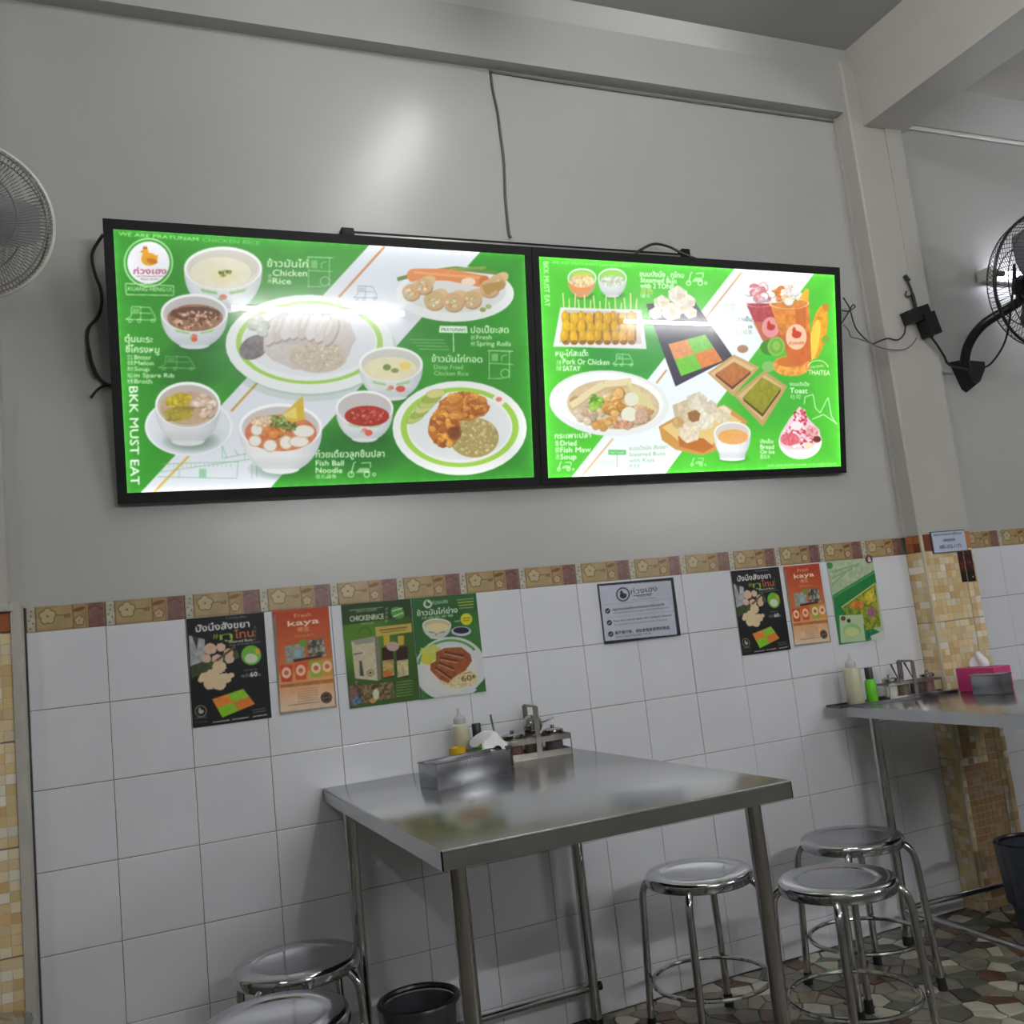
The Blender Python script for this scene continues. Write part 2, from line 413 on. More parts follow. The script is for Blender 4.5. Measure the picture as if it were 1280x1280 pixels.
# pilasters
PX0, PX1, PY = 3.018, 3.276, -0.08
poly = [(PX0, 0.05, ZT), (PX0, PY + .006, ZT), (PX0 + .006, PY, ZT), (PX1, PY, ZT), (PX1, 0.05, ZT)]
struct('wall_pilaster_right', MB().prism(poly, (0, 0, 0), (0, 0, 3.30 - ZT)).box((PX0 + .006, PY + .006, 0), (PX1 - .002, 0.05, ZT)), plaster2, 'square painted pilaster clad in mosaic tiles below')
mb = MB().box((PX0 - .012, -.012, ZT + .0), (PX0 + .001, 0.0, 3.09))
struct('trim_1', mb, plaster2, 'thin plaster bead where wall meets pilaster')
struct('trim_2', MB().add([(3.19, PY + .002, 2.35), (3.274, PY + .002, 2.35), (3.274, PY + .002, 3.022), (3.19, PY + .002, 3.022), (3.19, PY, 2.36), (3.274, PY, 2.36), (3.274, PY - .008, 3.022), (3.19, PY - .008, 3.022)], [(0, 1, 2, 3), (4, 5, 6, 7), (0, 1, 5, 4), (1, 2, 6, 5), (2, 3, 7, 6), (3, 0, 4, 7)]), plaster2, 'raised plaster strip on the pilaster')
LX = 0.0
struct('wall_pilaster_left', MB().box((-0.5, -0.072, 0), (LX - .012, 0.05, ZT)).box((-0.5, -0.08, ZT + .004), (LX - .02, 0.05, 3.09)), plaster2, 'painted pilaster clad in mosaic tiles below')
struct('trim_3', MB().box((LX - .016, -0.084, 0), (LX + .008, -0.002, ZT + .01), 0.002), mat('old_white_trim', (176, 174, 164), .5, var=.08, vscale=14), 'white plastic corner strip of the tiled pilaster')
struct('trim_4', MB().box((-0.5, -0.09, ZT - .012), (LX - .01, -0.02, ZT + .006), 0.002), mat('old_white_trim', (176, 174, 164)), 'thin white ledge above the mosaic tiles')
struct('trim_5', MB().box((PX0 - .003, PY - .004, 0), (PX0 + .007, PY + .006, ZT), 0.001), mat('mosaic_corner_bead', (196, 184, 158), .4, var=.12, vscale=10), 'pale corner strip of the mosaic pilaster')

# ---- white tiles: each one a piece of the wall
def tile_mesh(w_, h_, name='wall_tile', d=0.008, bev=0.0016):
    x0, x1, z0, z1 = 0.0007, w_ - 0.0007, 0.0007, h_ - 0.0007
    mb = MB(); vs = []
    for (a, y) in ((0, d), (0, bev * .7), (bev, 0)):
        vs += [(x0 + a, y, z0 + a), (x1 - a, y, z0 + a), (x1 - a, y, z1 - a), (x0 + a, y, z1 - a)]
    fs = [(8, 9, 10, 11)]
    for l in (0, 4):
        for i in range(4): fs.append((l + i, l + (i + 1) % 4, l + 4 + (i + 1) % 4, l + 4 + i))
    mb.add(vs, fs); me = mb.mesh(name); me.materials.append(white_tile); return me
last = tile_mesh(T + .017, T); last_cut = tile_mesh(T + .017, ZB - 6 * T)
full = tile_mesh(T, T); cut = tile_mesh(T, ZB - 6 * T)
first = tile_mesh(T - .012, T); first_cut = tile_mesh(T - .012, ZB - 6 * T)
def put_tile(me, x, z):
    o = link('wall_tile', me, wall_back); o.location = (x, -0.0003 + rng.normal(0, .0003), z)
    o.rotation_euler = (rng.normal(0, .0012), 0, rng.normal(0, .0012))
for i in range(0, 15):
    for j in range(7):
        z = ZB - (j + 1) * T if j < 6 else 0.0
        if i == 0: put_tile(first if j < 6 else first_cut, 0.012, z)
        elif i == 14: put_tile(last if j < 6 else last_cut, i * T, z)
        else: put_tile(full if j < 6 else cut, i * T, z)
for i in range(0, 7):
    for j in range(7):
        put_tile(full if j < 6 else cut, 3.315 + i * T, ZB - (j + 1) * T if j < 6 else 0.0)

# ---- printed border tiles
BH = ZT - ZB
def border_canvas(brown=False):
    cv = Canvas(T - .0012, BH - .0008, 130, 42, (191, 170, 124), lambda x, y: (x * (T - .0012) / 200, y * (BH - .0008) / 64), ss=3)
    cv.poly([(0, 0), (200, 0), (200, 64), (0, 64)], (188, 165, 118), tex=.12, cell=30)
    cv.poly([(0, 0), (24, 0), (24, 64), (0, 64)], (200, 196, 176), tex=.1, cell=12)
    cv.line([(24, 0), (24, 64)], 2.2, (92, 70, 52)); cv.line([(1, 0), (1, 64)], 2, (88, 74, 62))
    for x, y in ((10, 8), (14, 54), (8, 30), (17, 22), (13, 42)): cv.ell(x, y, 2.2, 2.2, (110, 84, 66), n=10)
    cv.poly([(118, 0), (152, 0), (152, 64), (118, 64)], (178, 148, 100), tex=.1, cell=14)
    cv.line([(118, 0), (118, 64)], 1.8, (110, 80, 56)); cv.line([(152, 0), (152, 64)], 1.8, (110, 80, 56))
    cv.poly([(156, 0), (199, 0), (199, 64), (156, 64)], (136, 100, 94), tex=.15, cell=12)
    cv.line([(160, 50), (175, 58), (196, 44)], 3, (100, 66, 60))
    def flower(x, y, r, edge, fill, wd):
        for k in range(5):
            a = k * 72 + 18; cv.ell(x + r * .55 * math.cos(math.radians(a)), y + r * .55 * math.sin(math.radians(a)), r * .55, r * .55, edge, n=16)
        for k in range(5):
            a = k * 72 + 18; cv.ell(x + r * .55 * math.cos(math.radians(a)), y + r * .55 * math.sin(math.radians(a)), r * .55 - wd, r * .55 - wd, fill, n=16)
        cv.ell(x, y, r * .5, r * .5, fill, n=16); cv.ell(x, y, r * .14, r * .14, edge, n=8)
    flower(54, 38, 21, (116, 90, 54), (204, 188, 148), 2.4)
    cv.line([(76, 38), (96, 38), (110, 30)], 2.6, (122, 92, 58)); cv.ell(104, 36, 9, 4.5, (150, 116, 72), rot=20); cv.ring(104, 36, 9, 4.5, 1.4, (110, 80, 50), n=16, rot=20)
    flower(134, 20, 13, (120, 84, 60), (206, 182, 150), 2)
    cv.ell(134, 50, 16, 6, (138, 100, 62), rot=12); cv.line([(118, 46), (150, 54)], 1.6, (100, 70, 46))
    cv.line([(24, 3), (118, 3)], 2, (150, 112, 74), alpha=.7); cv.line([(26, 60), (118, 60)], 1.5, (150, 118, 80), alpha=.5)
    return cv
me = border_canvas().mesh('border_tile', ((.0006, 0, .0004), (1, 0, 0), (0, 0, 1), (0, -1, 0)), thick=0.008, gain=.8)
me.materials.append(glaze_m)
for x in [i * T for i in range(0, 15)] + [3.315 + i * T for i in range(7)]:
    o = link('border_tile', me, wall_back); o.location = (x, -0.0006 + rng.normal(0, .0003), ZB); o['label'] = 'beige border tile with flowers'
    if x == 0: o.scale = (.94, 1, 1); o.location.x = .012

# ---- mosaic tiles on the pilasters
CREAM = [(220, 206, 174), (214, 192, 146), (210, 184, 134), (218, 198, 156), (226, 220, 206), (216, 196, 154), (208, 176, 126)]
RUNS = [(.052, .017, .66), (.118, .022, .50), (.171, .012, .72)]      # rust runs on the lower pilaster: (x, half width, top)
BRICK = [(150, 84, 54), (186, 122, 76), (196, 140, 92), (120, 66, 46), (170, 110, 70)]
def mosaic_mesh(w_, h_, pal, seed, cell=0.0262, name='mosaic_tile', run=None):
    g = random.Random(seed); mb = MB(); cols = []
    mb.box((0.0014, 0.0010, 0.0014), (w_ - .0014, 0.009, h_ - .0014)); cols += [tuple(np.array(pal[0]) * .92)] * 6
    mg = .0014; nx = max(1, round(w_ / cell)); nz = max(1, round(h_ / cell)); cx, cz = (w_ - 2 * mg) / nx, (h_ - 2 * mg) / nz
    skip = set()
    for j in range(nz):
        for i in range(nx):
            if (i, j) in skip: continue
            span = 1
            if i + 1 < nx and g.random() < .14: span = 2; skip.add((i + 1, j))
            c = np.array(g.choice(pal)) * (1 + g.uniform(-.05, .05))
            if run is not None and any(abs(run[0] + (i + .5) * cx - rx) < rw + cx * .4 and run[1] + j * cz < rt for rx, rw, rt in RUNS): c = c * .45 + np.array((122, 88, 58)) * .55
            e = .0005 if cell < .03 else .001; x0, x1, z0, z1 = mg + i * cx + e, mg + (i + span) * cx - e, mg + j * cz + e, mg + (j + 1) * cz - e; y = -.0002
            mb.add([(x0, .0014, z0), (x1, .0014, z0), (x1, .0014, z1), (x0, .0014, z1), (x0 + .0006, y, z0 + .0006), (x1 - .0006, y, z0 + .0006), (x1 - .0006, y, z1 - .0006), (x0 + .0006, y, z1 - .0006)],
                   [(4, 5, 6, 7), (0, 1, 5, 4), (1, 2, 6, 5), (2, 3, 7, 6), (3, 0, 4, 7)])
            cols += [tuple(c)] * 5
    me = mb.mesh(name, fixn=False)
    at = me.color_attributes.new('print', 'FLOAT_COLOR', 'CORNER'); arr = []
    for f, c in zip(me.polygons, cols): arr += list((*srgb(np.clip(c, 0, 255)), 1.0)) * f.loop_total
    at.data.foreach_set('color', np.array(arr, np.float32)); me.materials.append(glaze_m); return me
MJ = [ZB, 1.035, .785, .535, .285, .035, 0.0]
pil_r = bpy.data.objects['wall_pilaster_right']; pil_l = bpy.data.objects['wall_pilaster_left']
def put(me, parent, loc, rz=0):
    o = link(me.name.split('.')[0], me, parent); o.location = loc; o.rotation_euler = (0, 0, rz); return o
for k in range(6):
    h_ = MJ[k] - MJ[k + 1]; pal = CREAM
    put(mosaic_mesh(.2, h_, pal, 10 + k, run=(0, MJ[k + 1])), pil_r, (PX0 + .001, PY, MJ[k + 1]))
    put(mosaic_mesh(PX1 - PX0 - .202, h_, pal, 30 + k), pil_r, (PX0 + .201, PY, MJ[k + 1]))
    put(mosaic_mesh(-PY + .002, h_, pal, 50 + k), pil_r, (PX0, .004, MJ[k + 1]), -PI / 2)
    put(mosaic_mesh(.2, h_, CREAM, 70 + k), pil_l, (LX - .214, -.08, MJ[k + 1]))
    put(mosaic_mesh(.2, h_, CREAM, 90 + k), pil_l, (LX - .414, -.08, MJ[k + 1]))
put(mosaic_mesh(.2, BH, BRICK, 110, .05), pil_r, (PX0 + .001, PY, ZB)); put(mosaic_mesh(PX1 - PX0 - .202, BH, BRICK, 111, .06), pil_r, (PX0 + .201, PY, ZB))
put(mosaic_mesh(-PY - .004, BH, BRICK, 112, .04), pil_r, (PX0, -.002, ZB), -PI / 2)
put(mosaic_mesh(.2, BH - .012, BRICK, 113, .05), pil_l, (LX - .214, -.08, ZB))

# ---- broken-marble floor stones
STONE = [mat('grey_marble', (120, 116, 106), .3, var=.2, vscale=25), mat('dark_marble', (62, 60, 56), .3, var=.3, vscale=25), mat('pale_marble', (178, 175, 160), .28, var=.15, vscale=25),
         mat('brown_marble', (92, 66, 50), .3, var=.3, vscale=25), mat('green_marble', (84, 88, 76), .3, var=.25, vscale=25), mat('sand_marble', (132, 124, 106), .3, var=.2, vscale=25)]
FX0, FX1, FY0, FY1 = 1.30, 3.75, -1.05, 0.0
cs = .068; pts = []
nx, ny = int((FX1 - FX0) / cs) + 3, int((FY1 - FY0) / cs) + 3
for i in range(-1, nx):
    for j in range(-1, ny):
        pts.append((FX0 + (i + .5 + rng.uniform(-.48, .48)) * cs, FY0 + (j + .5 + rng.uniform(-.48, .48)) * cs))
pts = np.array(pts)
def clip(poly, a, bb):
    """keep the side of poly nearer to a than bb"""
    mx, my = (a + bb) / 2; nx_, ny_ = bb - a; out = []
    for k in range(len(poly)):
        p, q = poly[k], poly[(k + 1) % len(poly)]
        dp = (p[0] - mx) * nx_ + (p[1] - my) * ny_; dq = (q[0] - mx) * nx_ + (q[1] - my) * ny_
        if dp <= 0: out.append(p)
        if (dp < 0 < dq) or (dq < 0 < dp): t = dp / (dp - dq); out.append((p[0] + (q[0] - p[0]) * t, p[1] + (q[1] - p[1]) * t))
    return out
stones = []
for k, p in enumerate(pts):
    if not (FX0 < p[0] < FX1 and FY0 < p[1] < FY1): continue
    d = np.hypot(*(pts - p).T); near = np.argsort(d)[1:16]
    poly = [(p[0] - .2, p[1] - .2), (p[0] + .2, p[1] - .2), (p[0] + .2, p[1] + .2), (p[0] - .2, p[1] + .2)]
    for q in near: poly = clip(poly, p, pts[q])
    poly = [(x, min(y, -.001)) for x, y in poly]
    c = np.mean(poly, 0); poly = [tuple(c + (np.array(v) - c) * (1 - .0035 / max(.01, np.hypot(*(np.array(v) - c))))) for v in poly]
    v = CR @ (np.array([c[0], c[1], 0]) - CP); u_, v_ = 640 + F * v[0] / v[2], 640 + F * v[1] / v[2]
    ar = 0.5 * abs(sum(poly[i][0] * poly[(i + 1) % len(poly)][1] - poly[(i + 1) % len(poly)][0] * poly[i][1] for i in range(len(poly))))
    vis = -20 < u_ < 1300 and v_ < 1300 and (c[0] > 1.4)
    stones.append((vis * ar / v[2] ** 2, poly, c))
stones.sort(key=lambda s: -s[0])
wts = [.27, .16, .2, .12, .14, .11]
rest = MB()
for n_, (sc, poly, c) in enumerate(stones):
    si = rng.choice(6, p=wts); h_ = rng.uniform(-.0008, .0004); k = len(poly)
    mbs = rest if (n_ >= 290 or sc == 0) else MB()
    ins = [tuple(c + (np.array(v) - c) * .955) for v in poly]
    mbs.cur = int(si) if mbs is rest else 0
    mbs.add([(x, y, -.006) for x, y in poly] + [(x, y, h_ - .0012) for x, y in poly] + [(x, y, h_) for x, y in ins],
            [tuple(2 * k + i for i in range(k))] + [(i, (i + 1) % k, k + (i + 1) % k, k + i) for i in range(k)] + [(k + i, k + (i + 1) % k, 2 * k + (i + 1) % k, 2 * k + i) for i in range(k)])
    if mbs is not rest:
        me = mbs.mesh('stone', (c[0], c[1], 0)); me.materials.append(STONE[si]); o = link('stone', me, floor); o.location = (c[0], c[1], 0)
me = rest.mesh('stone_remainder')
for s_ in STONE: me.materials.append(s_)
o = link('stone_remainder', me, floor); o['kind'] = 'stuff'

# ================================================================== MENU LIGHT BOXES (tilted forward, hung on the wall)
MBOT = np.array([0.0, -0.03, 1.622]); MUP = np.array([0.0, -0.1703, 0.9854]); MN = np.array([0.0, -0.9854, -0.1703]); MH = 0.763
def menu_uv(px, py):
    d = ray(px, py); P = CP + d * (((MBOT - CP) @ MN) / (d @ MN)); return P[0], (P - MBOT) @ MUP
GREEN, WHITE = (56, 146, 46), (232, 236, 238)
def cup(cv, cx, cy, rx, ry, by, bw, body, inner, n=18, shade=(168, 176, 182), stripe=None, straight=False):
    """bowl seen from above: body tapering to a foot at by, then rim and inside"""
    bh = by - cy; L_, R_ = [], []
    for i in range(n + 1):
        t = i / n; hw = (rx * .97 + (bw - rx * .97) * t) if straight else max(bw * .8, rx * math.sqrt(max(0, 1 - (.9 * t) ** 2.2))); L_.append((cx - hw, cy + bh * t)); R_.append((cx + hw, cy + bh * t))
    cv.soft(cx + rx * .1, by, rx * .9, ry * .5, (40, 84, 44), .35)
    cv.poly(L_ + R_[::-1], body); cv.ell(cx, by, R_[-1][0] - cx, max(2, ry * .22), body)
    for g, al in ((.4, .10), (.6, .14), (.78, .16), (.9, .2)):
        cv.poly([(cx + (p[0] - cx), p[1]) for p in R_] + [(cx + (R_[i][0] - cx) * g, R_[i][1]) for i in range(n, -1, -1)], shade, alpha=al)
    for g, al in ((.85, .15), (.94, .2)):
        cv.poly(L_ + [(cx + (L_[i][0] - cx) * g, L_[i][1]) for i in range(n, -1, -1)], shade, alpha=al)
    for k in range(3): cv.poly([L_[n - 5 + k], R_[n - 5 + k], R_[n], L_[n]], shade, alpha=.12)
    if stripe:
        for q in (-.62, -.45, -.28, .3, .47, .64):
            hw = rx * .8; y = cy + bh * (.66 - .16 * abs(q)); cv.ell(cx + q * hw, y, rx * .09, bh * .045, stripe, rot=-q * 40, n=12, alpha=.75)
        cv.ell(cx, cy + bh * .72, rx * .1, bh * .07, (214, 110, 90), n=12, alpha=.8); cv.ell(cx - rx * .08, cy + bh * .78, rx * .08, bh * .04, stripe, n=10, alpha=.8)
    cv.ell(cx, cy, rx, ry, (240, 242, 242)); cv.ell(cx, cy + ry * .05, rx * .94, ry * .92, inner); cv.ell(cx, cy - ry * .05, rx * .9, ry * .8, tuple(np.array(inner) * .9), alpha=.5)
def cart(cv, x, y, w_, h_, c, al=.75):
    cv.line([(x, y), (x + w_, y + 1)], 1.4, c, alpha=al); cv.line([(x + 2, y), (x + 2, y + h_)], 1, c, alpha=al); cv.line([(x + w_ * .85, y), (x + w_ * .85, y + h_)], 1, c, alpha=al)
    cv.line([(x + 2, y + h_ * .45), (x + w_, y + h_ * .5)], 1, c, alpha=al); cv.line([(x, y + h_), (x + w_ * .6, y + h_)], 1, c, alpha=al)
    cv.ring(x + w_ * .68, y + h_ * .82, h_ * .17, h_ * .17, 1.1, c, n=18, alpha=al); cv.poly([(x + 5, y + 4), (x + 13, y + 4), (x + 13, y + h_ * .38), (x + 5, y + h_ * .38)], c, alpha=al * .6)
    cv.line([(x + w_ * .55, y + h_ * .38), (x + w_ * .55, y + h_ * .2), (x + w_ * .75, y + h_ * .15)], 1, c, alpha=al)
def tuktuk(cv, x, y, w_, h_, c, al=.75):
    cv.line([(x + w_ * .2, y), (x + w_ * .8, y + 1), (x + w_ * .95, y + h_ * .55), (x + w_, y + h_ * .85), (x, y + h_ * .8), (x + w_ * .18, y + h_ * .6), (x + w_ * .2, y)], 1, c, alpha=al)
    for q in (.15, .45, .9): cv.ring(x + w_ * q, y + h_ * .88, h_ * .13, h_ * .13, 1, c, n=14, alpha=al)
    cv.line([(x + w_ * .5, y), (x + w_ * .5, y + h_ * .8)], .9, c, alpha=al); cv.line([(x + w_ * .2, y + h_ * .4), (x + w_ * .85, y + h_ * .42)], .9, c, alpha=al)
    cv.poly([(x + w_ * .24, y + h_ * .12), (x + w_ * .45, y + h_ * .12), (x + w_ * .45, y + h_ * .36), (x + w_ * .24, y + h_ * .36)], c, alpha=al * .5)
def scooter(cv, x, y, w_, h_, c, al=.8):
    for q in (.16, .68): cv.ring(x + w_ * q, y + h_ * .8, h_ * .2, h_ * .2, 1.2, c, n=16, alpha=al)
    cv.line([(x + w_ * .16, y + h_ * .8), (x + w_ * .25, y + h_ * .1), (x + w_ * .32, y)], 1.2, c, alpha=al)
    cv.poly([(x + w_ * .3, y + h_ * .7), (x + w_ * .45, y + h_ * .4), (x + w_ * .75, y + h_ * .4), (x + w_ * .8, y + h_ * .7)], c, alpha=al * .7)
    cv.line([(x + w_ * .5, y + h_ * .1), (x + w_ * .8, y + h_ * .05), (x + w_ * .8, y + h_ * .4)], 1.1, c, alpha=al); cv.ring(x + w_ * .92, y + h_ * .8, h_ * .12, h_ * .12, 1, c, n=12, alpha=al)
def rooster(cv, x, y, r, body, comb):
    cv.ell(x + r * .05, y + r * .15, r * .85, r * .68, body); cv.poly([(x - r * .8, y + r * .1), (x - r * .55, y - r * .9), (x - r * .05, y - r * .75), (x + r * .1, y + r * .1)], body)
    cv.poly([(x + r * .2, y + r * .1), (x + r * .95, y - r * .35), (x + r * .9, y + r * .35)], body); cv.ell(x - r * .38, y - r * .75, r * .3, r * .26, body)
    cv.poly([(x - r * .62, y - r * .95), (x - r * .5, y - r * 1.3), (x - r * .38, y - r * 1.02), (x - r * .24, y - r * 1.28), (x - r * .12, y - r * .9)], comb)
    cv.poly([(x - r * .65, y - r * .74), (x - r * .95, y - r * .62), (x - r * .65, y - r * .58)], comb)
def frame_uv(x0, x1, v0):
    return lambda px, py: ((lambda q: (q[0] - x0, q[1] - v0))(menu_uv(px, py)))
# ---------- left panel
SX0, SX1, SV0, SV1 = 0.271, 1.479, 0.029, 0.737
L = Canvas(SX1 - SX0, SV1 - SV0, 600, 352, GREEN, frame_uv(SX0, SX1, SV0), ss=3)
L.poly([(130, 270), (680, 300), (680, 620), (130, 640)], GREEN, tex=.06, cell=60)
L.soft(450, 560, 70, 36, (36, 100, 42), .7); L.soft(235, 460, 50, 30, (40, 104, 40), .7); L.soft(300, 430, 60, 60, (52, 134, 60), .6); L.soft(540, 420, 60, 30, (46, 128, 48), .45);
L.poly([(463, 305), (603, 312), (331, 618), (170, 622)], (214, 220, 226))
L.line([(481, 308), (424, 371)], 3, (196, 140, 96)); L.line([(324, 476), (289, 514)], 3, (196, 160, 84)); L.line([(237, 569), (192, 616)], 3, (214, 176, 84))
# building outline bottom left
for (a, b_) in (((197, 596), (296, 598)), ((200, 580), (298, 577)), ((298, 577), (296, 598)), ((200, 590), (320, 573)), ((224, 588), (224, 598)), ((278, 557), (284, 573)), ((278, 557), (278, 573)), ((293, 562), (299, 570)), ((306, 566), (306, 574)), ((278, 573), (308, 567)), ((315, 580), (315, 598)), ((321, 580), (321, 597))):
    L.line([a, b_], .9, (110, 170, 120), alpha=.7)
for k in range(16): L.line([(206 + k * 5.5, 579), (206 + k * 5.5, 584)], .8, (120, 176, 130), alpha=.6)
L.poly([(249, 586), (258, 586), (258, 597), (249, 597)], (120, 190, 130), alpha=.7)
# logo
L.ell(185.6, 328, 31, 31, (170, 226, 160)); L.ell(185.6, 328, 29, 29, GREEN); L.ell(185.6, 328, 26.5, 26.5, (238, 238, 242))
rooster(L, 186, 322, 12, (232, 166, 44), (176, 76, 40)); L.ell(190, 326, 7, 3.5, (200, 120, 40), rot=15); L.text('ก่วงเฮง', (167, 342), (208, 342), 7, (168, 60, 96), .02); L.line([(170, 345), (206, 345)], .8, (150, 120, 120)); L.text('PRATUNAM', (176, 350), (198, 350), 2.6, (110, 100, 100))
for (a, b_) in (((157, 354), (217, 357)), ((217, 357), (217, 369)), ((217, 369), (158, 368)), ((158, 368), (157, 354))): L.line([a, b_], 1.1, (190, 232, 170))
L.text('KUANG HENG', (160, 363), (206, 364), 5.2, (206, 238, 190), .015); L.text('光興', (207, 364), (215, 364), 4.5, (206, 238, 190))
L.text('WE ARE PRATUNAM', (148, 294), (248, 301), 4.6, (176, 232, 150), .012); L.text('CHICKEN RICE', (253, 301.5), (325, 306), 4.6, (120, 196, 110), .005)
# dishes
cup(L, 279, 335, 49, 27, 385, 29, (214, 220, 222), (216, 214, 200), stripe=(140, 190, 110)); L.ell(276, 341, 38, 20, (224, 220, 196), tex=.03, cell=20); L.soft(280, 345, 22, 10, (226, 214, 150), .5); L.lumps(281, 342, 8, 5, 14, 1.5, 3, [(128, 138, 70), (104, 120, 60), (166, 170, 100)])
cup(L, 243, 391, 42, 24, 431, 21, (208, 212, 216), (200, 196, 196), stripe=(150, 200, 120)); L.ell(244, 397, 35, 17, (124, 88, 66), tex=.45, cell=7, c2=(188, 150, 120)); L.ell(244, 392, 31, 9, (84, 54, 44), alpha=.7); L.lumps(244, 400, 31, 12, 90, 1.3, 2.8, [(150, 110, 84), (190, 150, 118), (110, 74, 56), (206, 176, 150)]); L.ell(243, 424, 4, 3, (214, 100, 70))
L.soft(388, 440, 110, 62, (60, 110, 66), .5)
L.ell(387, 430, 105, 62, (222, 228, 226)); L.ring(387, 428, 92, 52, 7, (158, 202, 88), n=60); L.ell(387, 426, 82, 44, (214, 218, 222))
L.ell(318, 434, 20, 14, (124, 116, 118), rot=-30, tex=.2, cell=6); L.ell(386, 424, 58, 40, (184, 176, 166), wob=.04, tex=.3, cell=10, c2=(206, 202, 198)); L.ell(375, 408, 46, 22, (196, 192, 190), rot=-8, tex=.25, cell=16, c2=(168, 160, 156)); L.ell(398, 446, 36, 20, (176, 162, 140), tex=.35, cell=5, c2=(206, 196, 180))  # chicken, rice and cucumber greyed: glare on the board put into their colours
L.lumps(398, 446, 34, 17, 160, 1.2, 2.2, [(206, 198, 184), (186, 174, 152), (196, 184, 160)])
for k in range(8):
    x, y = 340 + k * 10.5, 414 - 8 * math.sin(k / 7 * PI); L.ell(x + 1.5, y + 2, 8, 19, (150, 140, 134), rot=22, n=20, alpha=.7); L.ell(x, y, 8, 18.5, ((202, 198, 194), (194, 186, 178), (208, 204, 202))[k % 3], rot=22, n=20); L.ell(x - 2, y - 4, 2.5, 10, (218, 214, 212), rot=22, n=12, alpha=.6)
L.lumps(322, 408, 12, 8, 6, 6, 8, [(186, 190, 180), (170, 176, 160)])
L.ell(569, 367, 74, 35, (226, 230, 228)); L.ell(569, 364, 64, 27, (214, 216, 212)); L.line([(497, 349), (530, 340), (570, 335), (622, 341)], 5, (104, 140, 66)); L.line([(548, 337), (608, 334)], 3, (130, 160, 80))
L.line([(517, 343), (560, 343), (606, 352)], 15, (222, 140, 86)); L.ell(516, 344, 7, 8, (222, 140, 86)); L.ell(606, 352, 7, 8, (208, 120, 70)); L.line([(518, 340), (600, 347)], 3, (238, 176, 120), alpha=.7); L.ell(586, 352, 9, 5, (236, 214, 190))
for x, y, r in ((514, 365, 11), (543, 375, 13), (567, 377, 13), (590, 374, 12), (530, 357, 11), (612, 360, 12), (622, 352, 10)):
    L.ell(x + 1, y + 2, r, r * .9, (150, 116, 80), alpha=.7); L.ell(x + 4, y - 4, r * 1.1, r * .7, (214, 184, 140), rot=-30); L.ell(x, y, r, r * .9, (206, 172, 124)); L.lumps(x - 1, y + 1, r * .6, r * .5, 16, 1.2, 2.4, [(226, 216, 190), (170, 180, 120), (214, 150, 96), (206, 196, 170)])
L.poly([(602, 356), (630, 350), (632, 358), (608, 368)], (180, 146, 84)); L.ell(611, 383, 4, 3, (170, 180, 110)); L.ell(604, 387, 4, 3, (150, 160, 90))
cup(L, 489, 455, 40, 22, 496, 25, (214, 218, 218), (210, 210, 200), stripe=(150, 196, 110)); L.ell(488, 461, 33, 15, (222, 216, 178), tex=.03, cell=14); L.ell(484, 459, 5, 4, (120, 140, 70)); L.ell(494, 463, 5, 3, (140, 150, 80)); L.ell(507, 457, 7, 5, (230, 206, 110)); L.ell(501, 486, 6, 4, (206, 90, 70))
cup(L, 456, 510, 36, 22, 548, 20, (212, 216, 216), (202, 198, 196), stripe=(160, 200, 130)); L.ell(459, 520, 28, 13, (170, 50, 42)); L.lumps(459, 521, 25, 10, 80, 1.1, 2.4, [(186, 66, 54), (150, 40, 34), (206, 110, 90), (160, 50, 40)]); L.ell(461, 541, 5, 4, (214, 96, 80))
L.soft(578, 548, 88, 58, (40, 112, 40), .5)
L.ell(575, 535, 84, 59, (232, 236, 232)); L.ring(575, 534, 74, 50, 8, (160, 206, 78), n=60); L.ell(575, 534, 64, 41, (222, 226, 226))
L.ell(593, 547, 31, 25, (172, 156, 98)); L.lumps(592, 545, 29, 23, 260, 1.3, 2.4, [(186, 170, 112), (168, 152, 94), (204, 190, 138)])
L.ell(580, 508, 32, 18, (190, 116, 52), wob=.05); L.ell(556, 535, 20, 24, (190, 116, 48), wob=.05); L.lumps(580, 507, 29, 15, 110, 2.2, 5, [(206, 138, 62), (224, 160, 78), (190, 116, 52), (170, 98, 46), (214, 146, 66)]); L.lumps(556, 535, 18, 22, 80, 2.2, 5, [(214, 146, 60), (226, 166, 76), (190, 116, 48), (160, 92, 44)]); L.soft(568, 541, 10, 10, (100, 54, 40), .8)
for k in range(6): L.ell(520 + k * 5, 522 - k * 6, 13, 5.5, ((186, 198, 110), (160, 178, 84), (206, 206, 130))[k % 3], rot=-30 + k * 4, n=18); L.ring(520 + k * 5, 522 - k * 6, 13, 5.5, 1, (110, 140, 60), rot=-30 + k * 4, n=18, alpha=.7)
L.ell(624, 500, 8, 7, (236, 230, 224)); L.ell(624, 499, 4, 3, (220, 130, 110))
L.ell(236, 533, 55, 37, (212, 218, 222)); L.ring(236, 533, 55, 37, 3, (230, 234, 236)); L.soft(240, 548, 46, 22, (180, 188, 196), .5)
cup(L, 235, 506, 41, 29, 551, 26, (212, 214, 214), (196, 188, 176)); L.ell(235, 510, 35, 21, (170, 140, 104), tex=.3, cell=7, c2=(206, 186, 160)); L.ell(223, 500, 17, 8, (190, 170, 50), rot=-12, tex=.3, cell=5); L.ell(224, 514, 19, 6, (160, 146, 56), rot=-10, tex=.2, cell=4); L.ell(225, 521, 17, 5, (176, 160, 64), rot=-8); L.lumps(254, 508, 13, 13, 26, 3, 6, [(206, 180, 158), (186, 152, 128), (220, 200, 182)]); L.lumps(218, 518, 14, 6, 8, 3, 5, [(176, 160, 64), (150, 140, 60)])
